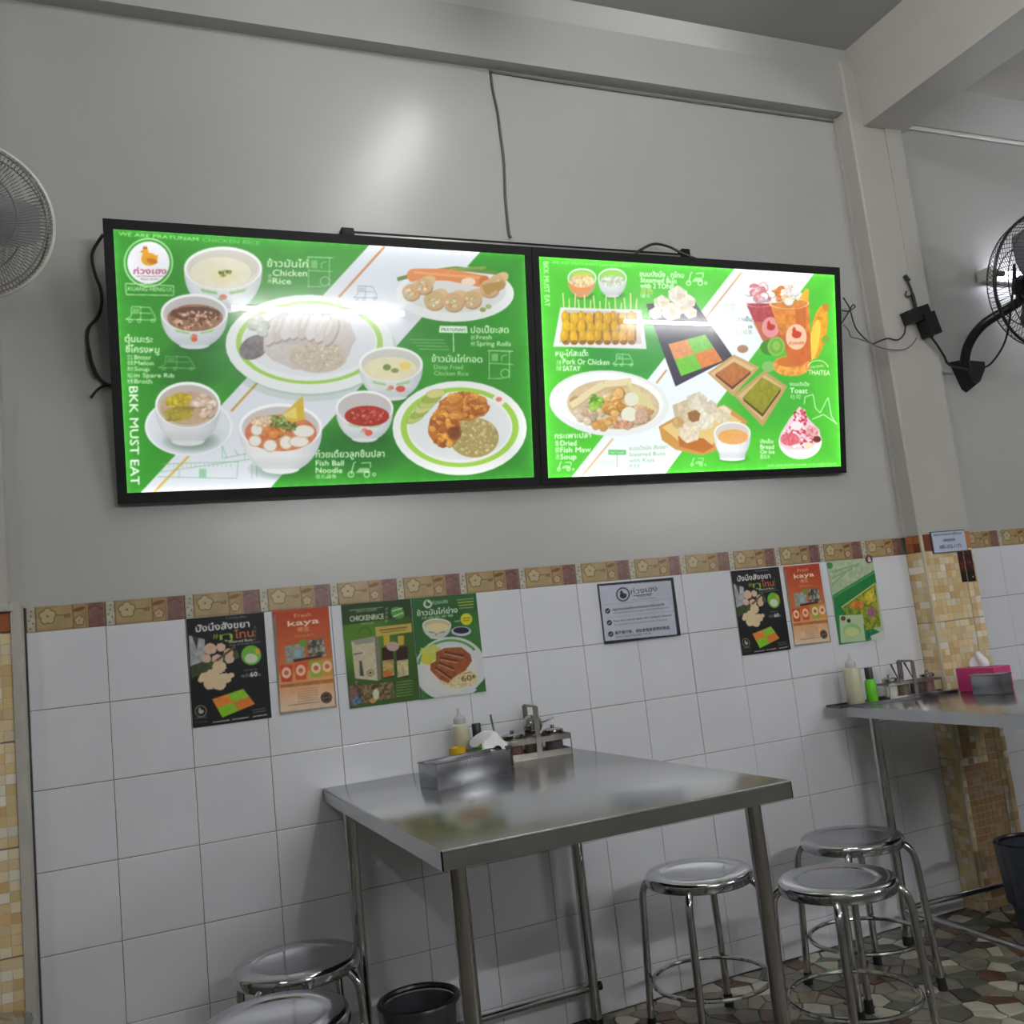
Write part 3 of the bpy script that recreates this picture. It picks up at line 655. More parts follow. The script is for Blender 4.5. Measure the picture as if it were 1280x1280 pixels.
cup(L, 351, 534, 52, 30, 586, 20, (222, 224, 222), (206, 200, 196)); L.ell(351, 541, 45, 23, (190, 92, 54), tex=.4, cell=6, c2=(220, 150, 110)); L.lumps(340, 537, 16, 9, 16, 3, 6, [(204, 132, 70), (176, 100, 54), (216, 156, 96)])
for x, y, rx, ry in ((319, 551, 8.5, 7.5), (338, 557, 9, 8), (321, 537, 8, 8), (358, 553, 9, 9), (374, 552, 13, 7), (380, 539, 14, 8)): L.ell(x, y, rx, ry, (226, 222, 212)); L.ring(x, y, rx, ry, 1.2, (196, 160, 120), n=18)
L.poly([(352, 520), (379, 494), (381, 524), (364, 528)], (206, 178, 56)); L.poly([(352, 520), (370, 508), (372, 524)], (222, 204, 110)); L.lumps(346, 527, 14, 7, 40, 1.5, 3.2, [(110, 140, 66), (84, 110, 50), (196, 206, 150), (150, 170, 90)]); L.lumps(362, 533, 9, 5, 16, 1.3, 2.6, [(84, 110, 50), (120, 146, 70)]); L.ell(326, 526, 13, 7, (216, 190, 160), wob=.1, tex=.3, cell=4)
# lettering
TX = (222, 244, 210)
L.text('ข้าวมันไก่', (334, 333), (385, 334), 8.5, TX, .02); L.text('Chicken', (341, 344.5), (384, 345), 8, TX, .02); L.text('Rice', (341, 354.5), (364, 354.8), 7.5, TX, .02); L.text('鸡饭', (335, 347), (339.5, 347), 4, TX); L.text('套餐', (335, 353), (339.5, 353), 4, TX)
cart(L, 384, 321, 33, 37, (180, 224, 176)); tuktuk(L, 157, 383, 38, 20, (214, 242, 200)); tuktuk(L, 442, 357, 30, 18, (120, 140, 150)); tuktuk(L, 198, 445, 46, 18, (180, 230, 160), .5)
L.text('ตุ๋นมะระ', (156, 427), (191, 428), 8, TX, .02); L.text('ซี่โครงหมู', (157, 440), (199, 441), 8, TX, .02)
for t_, y, x1 in (('Bitter', 449, 189), ('Melon', 456, 192), ('Soup', 463.5, 187), ('in Spare Rib', 471.5, 218), ('Broth', 479, 190)): L.text(t_, (168, y), (x1, y + .4), 5.6, TX, .015)
for t_, y in (('苦瓜', 449), ('排骨', 456), ('清汤', 463.5), ('炖品', 471.5), ('套餐', 479)): L.text(t_, (159, y), (166.5, y), 4.6, TX)
L.text('BKK MUST EAT', (161.5, 483), (163.5, 606), 11, (236, 250, 232), .012)
L.text('ก๋วยเตี๋ยวลูกชิ้นปลา', (395, 572), (481, 571), 8, TX, .02); L.text('Fish Ball', (395, 582), (430, 582), 6.8, TX, .02); L.text('Noodle', (395, 591), (428, 591), 6.8, TX, .02); L.text('鱼丸面条', (395, 598), (421, 597.5), 4, TX); scooter(L, 433, 577, 38, 20, TX)
L.text('ปอเปี๊ยะสด', (589, 416), (636, 416), 8, TX, .02); L.text('Fresh', (596, 424), (615, 424), 5.6, TX, .012); L.text('Spring Rolls', (596, 432), (639, 432.5), 6, TX, .012); L.text('春卷', (589, 424), (594.5, 424), 4.5, TX); L.text('新鲜', (589, 432), (594.5, 432), 4.5, TX)
L.poly([(550, 407), (584, 407.5), (585, 416), (549, 415.5)], (214, 238, 214)); L.text('PRATUNAM', (552, 413.5), (582, 414), 3.8, (60, 110, 66)); L.line([(567, 416), (567.5, 440)], 1.2, (200, 232, 200))
for k in range(4): L.line([(512 + k * 4, 424 + k * 4), (556 + k * 2, 425 + k * 4)], .9, (170, 214, 170), alpha=.7)
L.text('ข้าวมันไก่ทอด', (540, 452), (603, 453), 8, TX, .02); L.text('Deep Fried', (543, 461), (579, 461.5), 5.6, (190, 226, 180), .01); L.text('Chicken Rice', (543, 469), (586, 469.5), 5.6, (190, 226, 180), .01); cart(L, 610, 438, 32, 35, (190, 230, 186))
# ---------- right panel
RX0, RX1, RV0, RV1 = 1.527, 2.738, 0.025, 0.735
RG = (82, 196, 56)
Rr = Canvas(RX1 - RX0, RV1 - RV0, 600, 352, RG, frame_uv(RX0, RX1, RV0), ss=3)
Rr.poly([(660, 310), (1060, 330), (1060, 610), (660, 620)], RG, tex=.05, cell=60)
Rr.soft(790, 440, 80, 50, (44, 138, 62), .8); Rr.soft(960, 490, 60, 60, (60, 168, 54), .6)
Rr.poly([(920, 334), (1021, 338), (828, 598), (712, 600)], (232, 240, 244))
Rr.line([(928, 340), (883, 397)], 2.4, (206, 170, 130)); Rr.line([(834, 462), (821, 479)], 2.4, (206, 160, 110)); Rr.line([(767, 548), (728, 595)], 2.4, (226, 184, 140))
Rr.text('BKK MUST EAT', (679.5, 327), (681.5, 383), 6.5, (206, 255, 190), .012); Rr.text('WE ARE PRATUNAM CHICKEN RICE', (690, 329), (790, 334), 3, (160, 240, 130))
# satay and cups
for cx, cc, c3 in ((728, (226, 150, 84), (226, 196, 150)), (766, (212, 216, 214), (200, 206, 190))):
    cup(Rr, cx, 347, 18, 12, 369, 11, cc, (150, 214, 110)); Rr.ell(cx, 351, 15, 7.5, c3, tex=.25, cell=5); Rr.ell(cx, 343, 12, 3, (150, 210, 80) if cx > 740 else (206, 200, 80), alpha=.7)
for k in range(15):
    x = 704 + k * 6.4; Rr.line([(x + (k % 3) * 1.5, 366 + (k * 7) % 13), (x + 2, 392)], 1.5, (226, 224, 170))
Rr.poly([(701, 384), (802, 387), (809, 436), (692, 433)], (226, 226, 226)); Rr.poly([(706, 387), (798, 390), (803, 430), (700, 428)], (204, 196, 178))
for k in range(9):
    x = 707 + k * 10.3; t = k / 8; c = np.array((222, 178, 44)) * (1 - t) + np.array((206, 158, 72)) * t; c2 = np.array((180, 120, 40)) * (1 - t) + np.array((168, 112, 56)) * t
    Rr.line([(x + 5.2, 391), (x + 5.8, 427)], 2, c2 * .7, alpha=.8)
    for j in range(3):
        yy = 396 + j * 11.5 + (k % 2) * 2; xx = x + math.sin(j * 2.3 + k * 1.7) * 1.2
        Rr.ell(xx + .8, yy + 1.5, 5.4, 8.2, (c + c2) / 2 * .85, rot=8 * math.sin(k * 3 + j), n=18); Rr.ell(xx, yy, 4.9, 7.8, c * (.95 + .07 * ((j + k) % 2)), rot=8 * math.sin(k * 3 + j), n=18); Rr.ell(xx - 1.2, yy - 2, 1.8, 4, np.minimum(255, c * 1.14), n=10, alpha=.6)
    Rr.ell(x + 1, 428, 4.5, 3, c2 * .8, n=12, alpha=.8)
TW = (240, 255, 236)
Rr.text('หมู-ไก่สะเต๊ะ', (695, 445), (736, 445), 7, TW, .03); Rr.text('Pork Or Chicken', (704, 455), (762, 456), 7, TW, .02); Rr.text('SATAY', (704, 463.5), (726, 463.7), 6.5, TW, .03); Rr.text('沙爹', (696, 456), (702, 456), 5, TW); Rr.text('肉串', (696, 463), (702, 463), 5, TW); tuktuk(Rr, 766, 442, 26, 16, (190, 234, 190))
# dark board with buns
Rr.poly([(808, 380), (867, 374), (917, 446), (845, 483)], (60, 58, 74));
for x, y, r in ((848, 368, 12), (828, 378, 10), (861, 376, 9), (840, 389, 12), (864, 390, 8), (820, 391, 8), (852, 384, 9)):
    Rr.poly([(x - r, y - r * .4), (x, y - r), (x + r, y - r * .3), (x + r * .9, y + r * .7), (x - r * .3, y + r), (x - r, y + r * .4)], (226, 222, 206), tex=.12, cell=6); Rr.poly([(x - r * .2, y - r * .2), (x + r * .8, y - r * .1), (x + r * .8, y + r * .5), (x, y + r * .6)], (206, 180, 140), alpha=.5)
A, B, C, D = (836, 430), (882, 418), (904, 451), (852, 470); mid = lambda p, q: ((p[0] + q[0]) / 2, (p[1] + q[1]) / 2); O = mid(mid(A, B), mid(C, D))
for q, c in (((A, mid(A, B), O, mid(A, D)), (222, 150, 96)), ((mid(A, B), B, mid(B, C), O), (124, 196, 84)), ((O, mid(B, C), C, mid(C, D)), (218, 132, 66)), ((mid(A, D), O, mid(C, D), D), (112, 196, 60))): Rr.poly(q, c, tex=.08, cell=8)
Rr.text('ขนมปังนึ่ง , ทูโทน', (800, 345), (855, 347), 6, TW, .03); Rr.text('Steamed Bun', (801, 352.5), (846, 354), 6, TW, .03); Rr.text('with 2 TONE', (801, 359.5), (843, 361), 6, TW, .03); Rr.text('双色', (801, 367), (817, 367), 6, (240, 214, 120)); Rr.text('馒头', (801, 371.5), (814, 372), 3.6, TW); scooter(Rr, 857, 340, 28, 17, TW)
# thai tea
Rr.poly([(933, 379), (968, 379), (978, 428), (954, 426)], (178, 72, 76), tex=.12, cell=8); Rr.poly([(941, 402), (970, 402), (978, 428), (954, 426)], (206, 130, 76), alpha=.6); Rr.lumps(949, 366, 14, 11, 26, 3, 6, [(226, 206, 210), (196, 120, 124), (214, 170, 176), (236, 228, 230)]); Rr.ring(950, 379, 17, 5, 1.5, (240, 206, 206)); Rr.ell(964, 409, 11, 13, (226, 150, 150)); rooster(Rr, 964, 408, 6, (190, 60, 50), (190, 60, 50))
Rr.ell(1024, 415, 10, 34, (232, 162, 44), rot=10, tex=.15, cell=10); Rr.ell(1019, 425, 6, 26, (246, 206, 76), rot=10); Rr.ell(1033, 384, 4, 5, (200, 130, 40)); Rr.ell(1033, 424, 5, 5, (120, 170, 60)); Rr.ell(990, 457, 24, 13, (232, 160, 70), tex=.2, cell=8); Rr.ell(990, 452, 18, 7, (206, 120, 50))
Rr.poly([(963, 379), (1012, 374), (1015, 450), (1000, 456), (988, 455)], (218, 136, 60), tex=.15, cell=12); Rr.poly([(976, 418), (1013, 414), (1015, 450), (1000, 456), (988, 455)], (200, 92, 52), alpha=.6); Rr.poly([(994, 384), (1008, 382), (1008, 410), (996, 412)], (200, 96, 44), alpha=.6)
Rr.lumps(984, 369, 19, 9, 26, 3, 6, [(222, 160, 96), (232, 196, 150), (206, 120, 60), (236, 226, 214)]); Rr.lumps(989, 362, 9, 6, 8, 3, 5, [(232, 228, 226), (220, 206, 200)]); Rr.poly([(998, 376), (1008, 360), (1012, 362), (1011, 374)], (240, 180, 50)); Rr.ring(987, 379, 25, 7, 1.8, (246, 214, 170)); Rr.ell(996, 421, 13, 16, (242, 200, 166)); rooster(Rr, 996, 417, 7, (206, 70, 44), (206, 70, 44)); Rr.text('ก่วงเฮง', (987, 431), (1006, 430), 4, (200, 80, 50), .02)
Rr.ell(963, 434, 12, 10, (70, 140, 44)); Rr.ell(971, 433, 11, 12, (140, 190, 80)); Rr.ell(971, 433, 8.5, 9.5, (110, 176, 60)); Rr.ell(971, 432, 5, 6, (160, 206, 100), alpha=.6); Rr.ell(929, 436, 7, 5, (170, 130, 100)); Rr.ell(961, 458, 8, 7, (150, 190, 120), alpha=.8)
DG = (70, 120, 90)
Rr.text('ชาเย็น', (922, 401), (941, 401.5), 5, DG, .02); Rr.text('Red Thai Tea', (897, 408.5), (941, 410), 5, DG, .015); Rr.text('泰式红茶', (918, 417), (941, 417.5), 4.4, (140, 180, 140)); cart(Rr, 906, 380, 14, 11, (170, 200, 180), .6)
Rr.text('THAITEA', (1011, 468), (1038, 469), 6, (250, 252, 220), .02); Rr.text('ORIGINAL', (1014, 461), (1031, 458), 3.2, (250, 250, 200)); Rr.ring(1023, 462, 14, 12, 1, (250, 246, 200), a0=195, a1=345, n=18)
# toasts
Rr.poly([(885, 466), (918, 443), (950, 459), (917, 495)], (196, 160, 106)); Rr.poly([(889, 467), (918, 447), (944, 460), (917, 489)], (214, 184, 130)); Rr.poly([(895, 467), (918, 452), (939, 464), (916, 483)], (184, 114, 60), tex=.12, cell=8); Rr.poly([(895, 467), (916, 483), (939, 464), (939, 467), (916, 487), (895, 470)], (110, 64, 40))
Rr.poly([(918, 494), (956, 463), (985, 483), (954, 533)], (190, 156, 100)); Rr.poly([(923, 495), (956, 468), (979, 484), (954, 526)], (208, 180, 124)); Rr.poly([(929, 497), (953, 471), (977, 485), (954, 517)], (146, 146, 44), tex=.12, cell=8); Rr.poly([(929, 497), (954, 517), (977, 485), (976, 490), (954, 521), (930, 501)], (90, 76, 36))
Rr.text('ขนมปังปิ้ง', (988, 482), (1012, 482.5), 4.5, TW, .02); Rr.text('Toast', (988, 491), (1010, 491.5), 6.5, TW, .03); Rr.text('吐司', (989, 498), (1001, 498), 4.2, TW)
# fish maw
Rr.ell(762, 504, 75, 41, (226, 230, 230), rot=4); Rr.ell(762, 502, 68, 36, (240, 242, 240), rot=4); Rr.ell(767, 506, 58, 31, (196, 170, 130), rot=4, tex=.35, cell=8, c2=(222, 204, 174))
Rr.lumps(767, 508, 50, 25, 60, 4, 8, [(200, 172, 130), (216, 194, 156), (184, 146, 104), (206, 186, 160)]); Rr.line([(714, 508), (724, 502), (736, 493), (756, 482), (790, 478)], 11, (196, 176, 128)); Rr.line([(714, 507), (724, 501), (736, 491), (756, 480), (790, 477)], 8, (226, 212, 168)); Rr.lumps(768, 502, 14, 16, 26, 3.5, 7, [(206, 158, 84), (222, 180, 110), (184, 132, 66)]); Rr.lumps(757, 528, 15, 7, 16, 3, 6, [(196, 146, 76), (214, 170, 100)]); Rr.lumps(733, 517, 13, 10, 18, 3, 5.5, [(190, 166, 138), (210, 190, 166)]); Rr.lumps(745, 503, 9, 9, 26, 2, 4, [(128, 178, 60), (96, 150, 44), (160, 204, 90)])
for k in range(6): Rr.line([(784 + k * 5, 478 + k * 3), (800 + k * 4, 504 + k * 2)], 3, (214, 204, 150))
Rr.ell(790, 499, 9, 8.5, (222, 222, 200)); Rr.ell(787, 518, 10, 9.5, (226, 226, 204)); Rr.ell(802, 519, 8, 9, (180, 130, 110), tex=.4, cell=3, c2=(220, 200, 180)); Rr.ell(779, 530, 12, 5, (200, 150, 120), tex=.3, cell=4)
Rr.text('กระเพาะปลา', (694, 548), (739, 547), 6.5, TW, .03); Rr.text('Dried', (701, 557), (721, 557), 6.5, TW, .03); Rr.text('Fish Maw', (701, 565.5), (739, 565), 6.5, TW, .03); Rr.text('Soup', (701, 574), (721, 574), 6.5, TW, .03); scooter(Rr, 695, 577, 24, 12, TW)
for t_, y in (('鱼', 557), ('鳔', 565.5), ('汤', 574)): Rr.text(t_, (694.5, y), (699.5, y), 5.5, TW)
GR = (130, 180, 130)
Rr.poly([(761, 562), (783, 562.5), (783, 568.5), (761, 568.5)], (100, 190, 110)); Rr.text('PRATUNAM', (763, 567), (781, 567), 2.8, (230, 250, 230)); Rr.line([(772, 568), (772, 585)], .9, (130, 180, 130))
for k in range(3): Rr.line([(748 + k * 3, 577 + k * 3), (768, 577 + k * 3)], .8, (180, 200, 180))
Rr.text('ขนมปังนึ่ง สังขยา', (787, 563), (835, 561), 5, GR, .01); Rr.text('Steamed Buns', (787, 570.5), (832, 569), 5, GR, .01); Rr.text('with Kaya', (787, 578), (819, 577), 5, GR, .01); Rr.text('蒸面包', (787, 585), (801, 585), 4, GR)
# kaya buns
Rr.poly([(824, 533), (840, 524), (870, 504), (911, 508), (935, 526), (930, 540), (892, 565), (876, 569), (845, 562), (828, 550)], (202, 150, 78)); Rr.poly([(828, 534), (842, 527), (905, 512), (928, 527), (890, 556), (850, 552)], (226, 196, 130)); Rr.poly([(848, 545), (880, 548), (893, 558), (880, 566), (850, 558)], (186, 112, 50))
for x, y, r, c in ((856, 514, 15, (206, 190, 160)), (872, 502, 13, (214, 206, 184)), (880, 524, 14, (226, 220, 200)), (903, 518, 12, (220, 208, 178)), (862, 540, 14, (224, 212, 186)), (868, 520, 8, (150, 106, 66)), (848, 528, 8, (198, 164, 110)), (888, 509, 9, (210, 200, 176))):
    Rr.poly([(x - r, y - r * .5), (x + r * .2, y - r), (x + r, y - r * .4), (x + r * .8, y + r * .7), (x - r * .2, y + r), (x - r * .8, y + r * .5)], c, tex=.12, cell=7)
cup(Rr, 916, 541, 23, 14, 573, 20, (232, 236, 236), (222, 216, 206)); Rr.ell(917, 546, 19, 9.5, (224, 146, 70), tex=.25, cell=4, c2=(236, 196, 130))
# bread on ice
Rr.line([(1006, 505), (1007, 496), (1017, 493), (1020, 510), (1026, 516), (1034, 500), (1036, 497), (1040, 520), (1046, 530)], 1.1, (226, 255, 220), alpha=.8); Rr.line([(1016, 524), (1030, 518), (1048, 530)], 1.2, (226, 255, 220), alpha=.8)
Rr.ell(1001, 552, 27, 22, (240, 242, 242)); Rr.poly([(1000, 508), (987, 524), (976, 542), (975, 556), (985, 562), (1010, 562), (1027, 550), (1025, 537), (1012, 524), (1005, 512)], (236, 206, 212)); Rr.lumps(1001, 545, 21, 14, 120, 1.3, 3, [(206, 60, 80), (226, 120, 136), (246, 236, 240), (240, 210, 216)]); Rr.lumps(1001, 522, 8, 11, 50, 1.2, 2.6, [(196, 50, 72), (222, 110, 126), (246, 232, 236)]); Rr.ell(988, 549, 12, 8, (206, 60, 76), tex=.4, cell=4, c2=(236, 160, 170));  Rr.ell(1016, 540, 8, 7, (206, 80, 90), tex=.6, cell=4, c2=(244, 226, 226)); Rr.ell(1022, 549, 5, 4, (110, 50, 40)); Rr.ell(1012, 557, 6, 4, (236, 220, 190)); Rr.ell(996, 532, 7, 6, (240, 230, 232))
Rr.text('ปังเย็น', (951, 554), (967, 554), 4.6, TW, .03); Rr.text('Bread', (951, 561), (968, 561), 5.4, TW, .03); Rr.text('On Ice', (951, 567), (969, 567), 5, TW, .03); Rr.text('面包冰', (951, 573), (963, 573), 4.2, TW)
scooter(Rr, 862, 572, 22, 11, TW, .6); Rr.text('WE ARE PRATUNAM CHICKEN RICE', (960, 583.5), (1046, 581), 2.6, (190, 250, 170))

def edge_gain(cv, base, side, k=1.0):
    u = np.linspace(0, cv.W, cv.nu + 1)[None, :]; v = np.linspace(0, cv.H, cv.nv + 1)[:, None]
    d = np.minimum(np.minimum(u, cv.W - u), np.minimum(v, cv.H - v)); led = 0.75 + 0.25 * np.cos(2 * PI * np.where(np.minimum(v, cv.H - v) < np.minimum(u, cv.W - u), u, v) / 0.035)
    return (base + side * np.exp(-d / 0.05) + k * led * np.exp(-d / 0.006))[..., None]
def lightbox(name, x0, x1, cv, sx0, sx1, sv0, sv1, label, gain):
    dep = 0.028
    P = lambda x, v, n: MBOT + np.array([x, 0, 0]) + MUP * v + MN * n
    base = tuple(P((x0 + x1) / 2, 0, -dep / 2)); t = thing(name, label, 'menu board', base, 'backlit menu boards over the tiles')
    def bar(ua, ub, va, vb, na, nb):
        return MB().add([P(ua, va, na), P(ub, va, na), P(ub, vb, na), P(ua, vb, na), P(ua, va, nb), P(ub, va, nb), P(ub, vb, nb), P(ua, vb, nb)],
                        [(0, 3, 2, 1), (4, 5, 6, 7), (0, 1, 5, 4), (1, 2, 6, 5), (2, 3, 7, 6), (3, 0, 4, 7)])
    part('back_panel', bar(x0 + .004, x1 - .004, .004, MH - .004, -dep, -.006), black, t, None)
    part('frame_bar', bar(x0, sx0, 0, MH, -dep, .002), black, t, None); part('frame_bar', bar(sx1, x1, 0, MH, -dep, .002), black, t, None)
    part('frame_bar', bar(sx0, sx1, 0, sv0, -dep, .002), black, t, None); part('frame_bar', bar(sx0, sx1, sv1, MH, -dep, .002), black, t, None)
    me = cv.mesh('screen', (P(sx0, sv0, -.003) - np.array(base), (1, 0, 0), MUP, MN), gain=edge_gain(cv, *gain), thick=.002, back=(10, 10, 10)); me.materials.append(screen_m)
    s_ = link('screen', me, t); s_['label'] = 'backlit printed menu sheet with dishes'
    return t
lightbox('menu_lightbox', 0.246, 1.501, L, SX0, SX1, SV0, SV1, 'black framed backlit menu showing chicken rice, soups and spring rolls', (0.74, .4, .6))
lightbox('menu_lightbox', 1.503, 2.760, Rr, RX0, RX1, RV0, RV1, 'black framed backlit menu showing satay, toast and iced thai tea', (0.92, .4, .7))

# ================================================================== TUBE LAMPS
def tube_lamp(x0, x1, yw, z, out, label, group=None, ceiling=False, glow=None, dead=.01, name='tube_lamp', tube='tube'):
    """a fluorescent batten: body on the wall (or ceiling), two end holders, the lit tube"""
    cx = (x0 + x1) / 2; t = thing(name, label, 'lamp', (cx, yw, z), group)
    if ceiling:          # runs along the room's depth; x0 is its middle, yw..x1 its ends
        y0, y1 = yw, x1; cx = x0; ORG[t] = (cx, (y0 + y1) / 2, z); t.location = ORG[t]
        part('batten', MB().box((cx - .03, y0, z - .035), (cx + .03, y1, z), .004), white_pl, t)
        for y in (y0, y1): part('end_holder', MB().box((cx - .02, y - .012, z - .075), (cx + .02, y + .012, z - .02), .003), white_pl, t)
        part(tube, MB().tube([(cx, y0 - .01, z - .058), (cx, y1 + .01, z - .058)], .013, 12), glowtube2, t)
    else:
        yy = yw + out * .06
        bh_ = .022 if dead > .02 else .012; part('batten', MB().box((x0, yw, z - bh_), (x1, yw + out * .03, z + bh_), .003), white_pl, t)
        for x in (x0, x1):
            part('end_holder', MB().box((x - .006, yw + out * .005, z - .024), (x + .006, yw + out * .074, z + .024), .002), white_pl, t)
        part(tube, MB().tube([(x0 + dead, yy, z), (x1 - dead, yy, z)], .013, 12), glow or glowtube, t)
        if dead > .02:
            for x, e in ((x0, 1), (x1, -1)): part('tube_end', MB().tube([(x + e * .005, yy, z), (x + e * (dead - .001), yy, z)], .0125, 12), mat('tube_end_metal', (150, 150, 156), .3, metal=.7, var=.1), t)
    return t
tube_lamp(3.665, 4.90, -.001, 2.442, -1, 'lit fluorescent tube on the wall behind the black fan', glow=glowtube3, dead=.085)
# off the picture: two tubes on the opposite wall, whose reflections cross the two menu boards,
# one ceiling tube mirrored as the soft highlight in the wall paint, one that throws the white fan's shadow
for x0, nm, lb in ((1.03, 'opposite_wall', 'lit tube on the opposite wall, mirrored in the chicken rice menu board'), (4.02, 'opposite_wall_far', 'lit tube on the opposite wall, mirrored in the satay menu board')):
    tube_lamp(x0, x0 + 1.2, YF, 2.24, 1, lb, name='tube_lamp_%s_offscreen' % nm, tube='tube_%s_offscreen' % nm)
for x0, y, nm, lb in ((1.45, -.62, 'ceiling', 'lit ceiling tube mirrored in the wall paint above the menu boards'), (-1.3, -2.2, 'ceiling_left', 'lit ceiling tube that throws the shadow of the white fan')):
    tube_lamp(x0, y - 1.2, y, CEIL, 0, lb, ceiling=True, name='tube_lamp_%s_offscreen' % nm, tube='tube_%s_offscreen' % nm)

# ================================================================== POSTERS AND SIGNS ON THE TILES
def wall_uv(x0, z0, Y=-0.0035):
    return lambda px, py: (lambda P: (P[0] - x0, P[2] - z0))(atY(px, py, Y))
def poster_obj(name, cv, x, y, z, label, cat, group=None, thick=.0015, mt=None, me=None, back=(200, 200, 200)):
    if me is None:
        me = cv.mesh(name, ((0, 0, 0), (1, 0, 0), (0, 0, 1), (0, -1, 0)), thick=thick, back=back); me.materials.append(mt or print_m)
    o = link(name, me); o.location = (x, y, z); return tag(o, label, cat, group)
# p1: black poster
x0, x1, z0, z1 = .402, .610, 1.0067, 1.300
cv = Canvas(x1 - x0, z1 - z0, 130, 184, (26, 27, 29), wall_uv(x0, z0)); W = (232, 232, 228)
cv.text('ปังนึ่งสังขยา', (245, 790), (312, 783.5), 8, W, .03); cv.text('#', (266, 798.5), (273.5, 797.5), 6.5, (150, 200, 50), .005); cv.text('ทู', (275, 800), (291, 798), 8.5, (150, 190, 50), .012); cv.text('โทน', (294, 798), (317, 795.5), 9, (206, 110, 60), .03); cv.text('Steamed Buns', (286, 804), (316, 801), 3.4, W, .03); cv.text('with 2 tones sauce', (286, 808), (325, 803), 2.4, (190, 190, 186)); cv.text('โปรโมชั่น', (282, 774), (308, 772), 2.6, (180, 180, 176))
for k in range(4): cv.text('双色馒头'[k], (317, 786 + k * 5), (320.5, 785.7 + k * 5), 3, (130, 170, 70))
cv.poly([(236, 794), (256, 799), (257, 832), (238, 834)], (168, 168, 172), tex=.2, cell=10); cv.poly([(240, 795), (248, 797), (246, 812)], (60, 60, 62)); cv.poly([(237, 833), (296, 812), (300, 822), (240, 848)], (64, 78, 48), tex=.2, cell=8)
for x, y, r in ((263, 811, 8), (276, 809, 6), (258, 823, 6), (286, 816, 6), (272, 824, 7), (287, 824, 6)): cv.ell(x, y, r, r * .9, (206, 168, 140), wob=.1, tex=.25, cell=6, c2=(226, 200, 176))
cv.line([(268, 828), (294, 808)], 3, (96, 84, 60))
for x, y, r in ((274, 834, 9), (256, 846, 7), (266, 845, 10), (281, 848, 8), (289, 844, 4), (262, 855, 8), (274, 856, 8), (251, 850, 4)): cv.ell(x, y, r, r * .85, (214, 184, 138), wob=.12, tex=.2, cell=8, c2=(232, 216, 180))
cv.ell(314, 819, 12.5, 12.5, (110, 180, 60)); cv.ell(314, 823, 8, 6, (206, 214, 190)); cv.ell(322, 814, 3, 4, (214, 170, 60)); cv.text('กว่า', (302, 847), (312, 846), 4, W); cv.text('60', (313, 846), (322, 845), 5.6, W, .04); cv.text('บ.', (323, 845), (327, 844.5), 4.5, W); cv.text('เพียงชุดละ', (305, 839), (322, 837), 2, (170, 170, 166))
A, B, C, D = (265, 874), (304, 861), (319, 880), (278, 897); O = mid(mid(A, B), mid(C, D))
for q, c in (((A, mid(A, B), O, mid(A, D)), (226, 138, 60)), ((mid(A, B), B, mid(B, C), O), (142, 196, 52)), ((O, mid(B, C), C, mid(C, D)), (222, 130, 56)), ((mid(A, D), O, mid(C, D), D), (134, 196, 44))): cv.poly(q, c, tex=.06, cell=8)
cv.ring(251, 889, 7.5, 7.5, 1, (170, 170, 150), n=24); rooster(cv, 251, 889, 4, (180, 180, 160), (180, 180, 160)); cv.text('KUANG HENG', (244, 899), (259, 897.5), 2.2, (180, 180, 170)); cv.text('ก่วงเฮง', (244, 904), (259, 902.5), 2, (150, 150, 146)); cv.line([(266, 903), (287, 900)], 1.3, (190, 190, 186)); cv.line([(290, 899.5), (311, 896.5)], 1.3, (190, 190, 186)); cv.line([(316, 896), (334, 893)], 1.3, (190, 190, 186)); cv.line([(315, 888), (332, 885)], 1, (120, 120, 118)); cv.line([(316, 891), (333, 888)], 1, (120, 120, 118))
dark_p = poster_obj('food_poster', cv, x0, -.0035, z0, 'black steamed bun poster at the tile trim end of the wall', 'poster', 'posters on the white tiles')
# p2: orange poster
x0, x1, z0, z1 = .633, .793, 1.012, 1.300
cv = Canvas(x1 - x0, z1 - z0, 104, 184, (196, 84, 40), wall_uv(x0, z0))
for k in range(40):
    t = k / 39; c = np.array((176, 66, 34)) * (1 - t) + np.array((226, 164, 96)) * t if t < .55 else np.array((214, 148, 88)) * (1 - (t - .55) / .45) + np.array((230, 218, 202)) * ((t - .55) / .45)
    y = 756 + t * 138; cv.poly([(335, y + 11), (425, y), (425, y + 8), (335, y + 19)], c, tex=.05, cell=20)
cv.text('Fresh', (368, 772.5), (389, 770), 5, (240, 196, 150)); cv.text('kaya', (360, 783), (399, 778.5), 7, (240, 226, 206), .03); cv.text('椰浆', (372, 790), (387, 788.5), 4.5, (236, 200, 160)); cv.text('สังขยา', (368, 797), (392, 794.5), 3, (226, 160, 110))
cv.poly([(356, 808), (380, 803), (382, 824), (358, 830)], (206, 206, 196), tex=.25, cell=7, c2=(90, 100, 80)); cv.poly([(384, 801), (404, 797), (408, 820), (386, 824)], (190, 190, 176), tex=.7, cell=7, c2=(50, 46, 40)); cv.ell(379, 804, 5, 5, (110, 150, 60)); cv.ell(372, 817, 5, 5, (140, 180, 190)); cv.line([(367, 826), (402, 820)], 3, (70, 40, 26))
for x, y, c in ((358, 841, (196, 70, 40)), (376, 838, (214, 84, 40)), (395, 835, (150, 176, 60)), (409, 833, (206, 150, 60))):
    cv.poly([(x - 8, y - 9), (x + 8, y - 10), (x + 7, y + 11), (x - 6, y + 12)], c); cv.ell(x, y, 6, 7, (236, 206, 176)); cv.ell(x, y, 3, 3, (206, 96, 60))
cv.poly([(350, 856), (418, 848), (418, 853), (351, 860)], (176, 110, 60), tex=.2, cell=6)
for k in range(6): cv.line([(372, 862 + k * 3), (398, 859 + k * 3)], .8, (176, 140, 110))
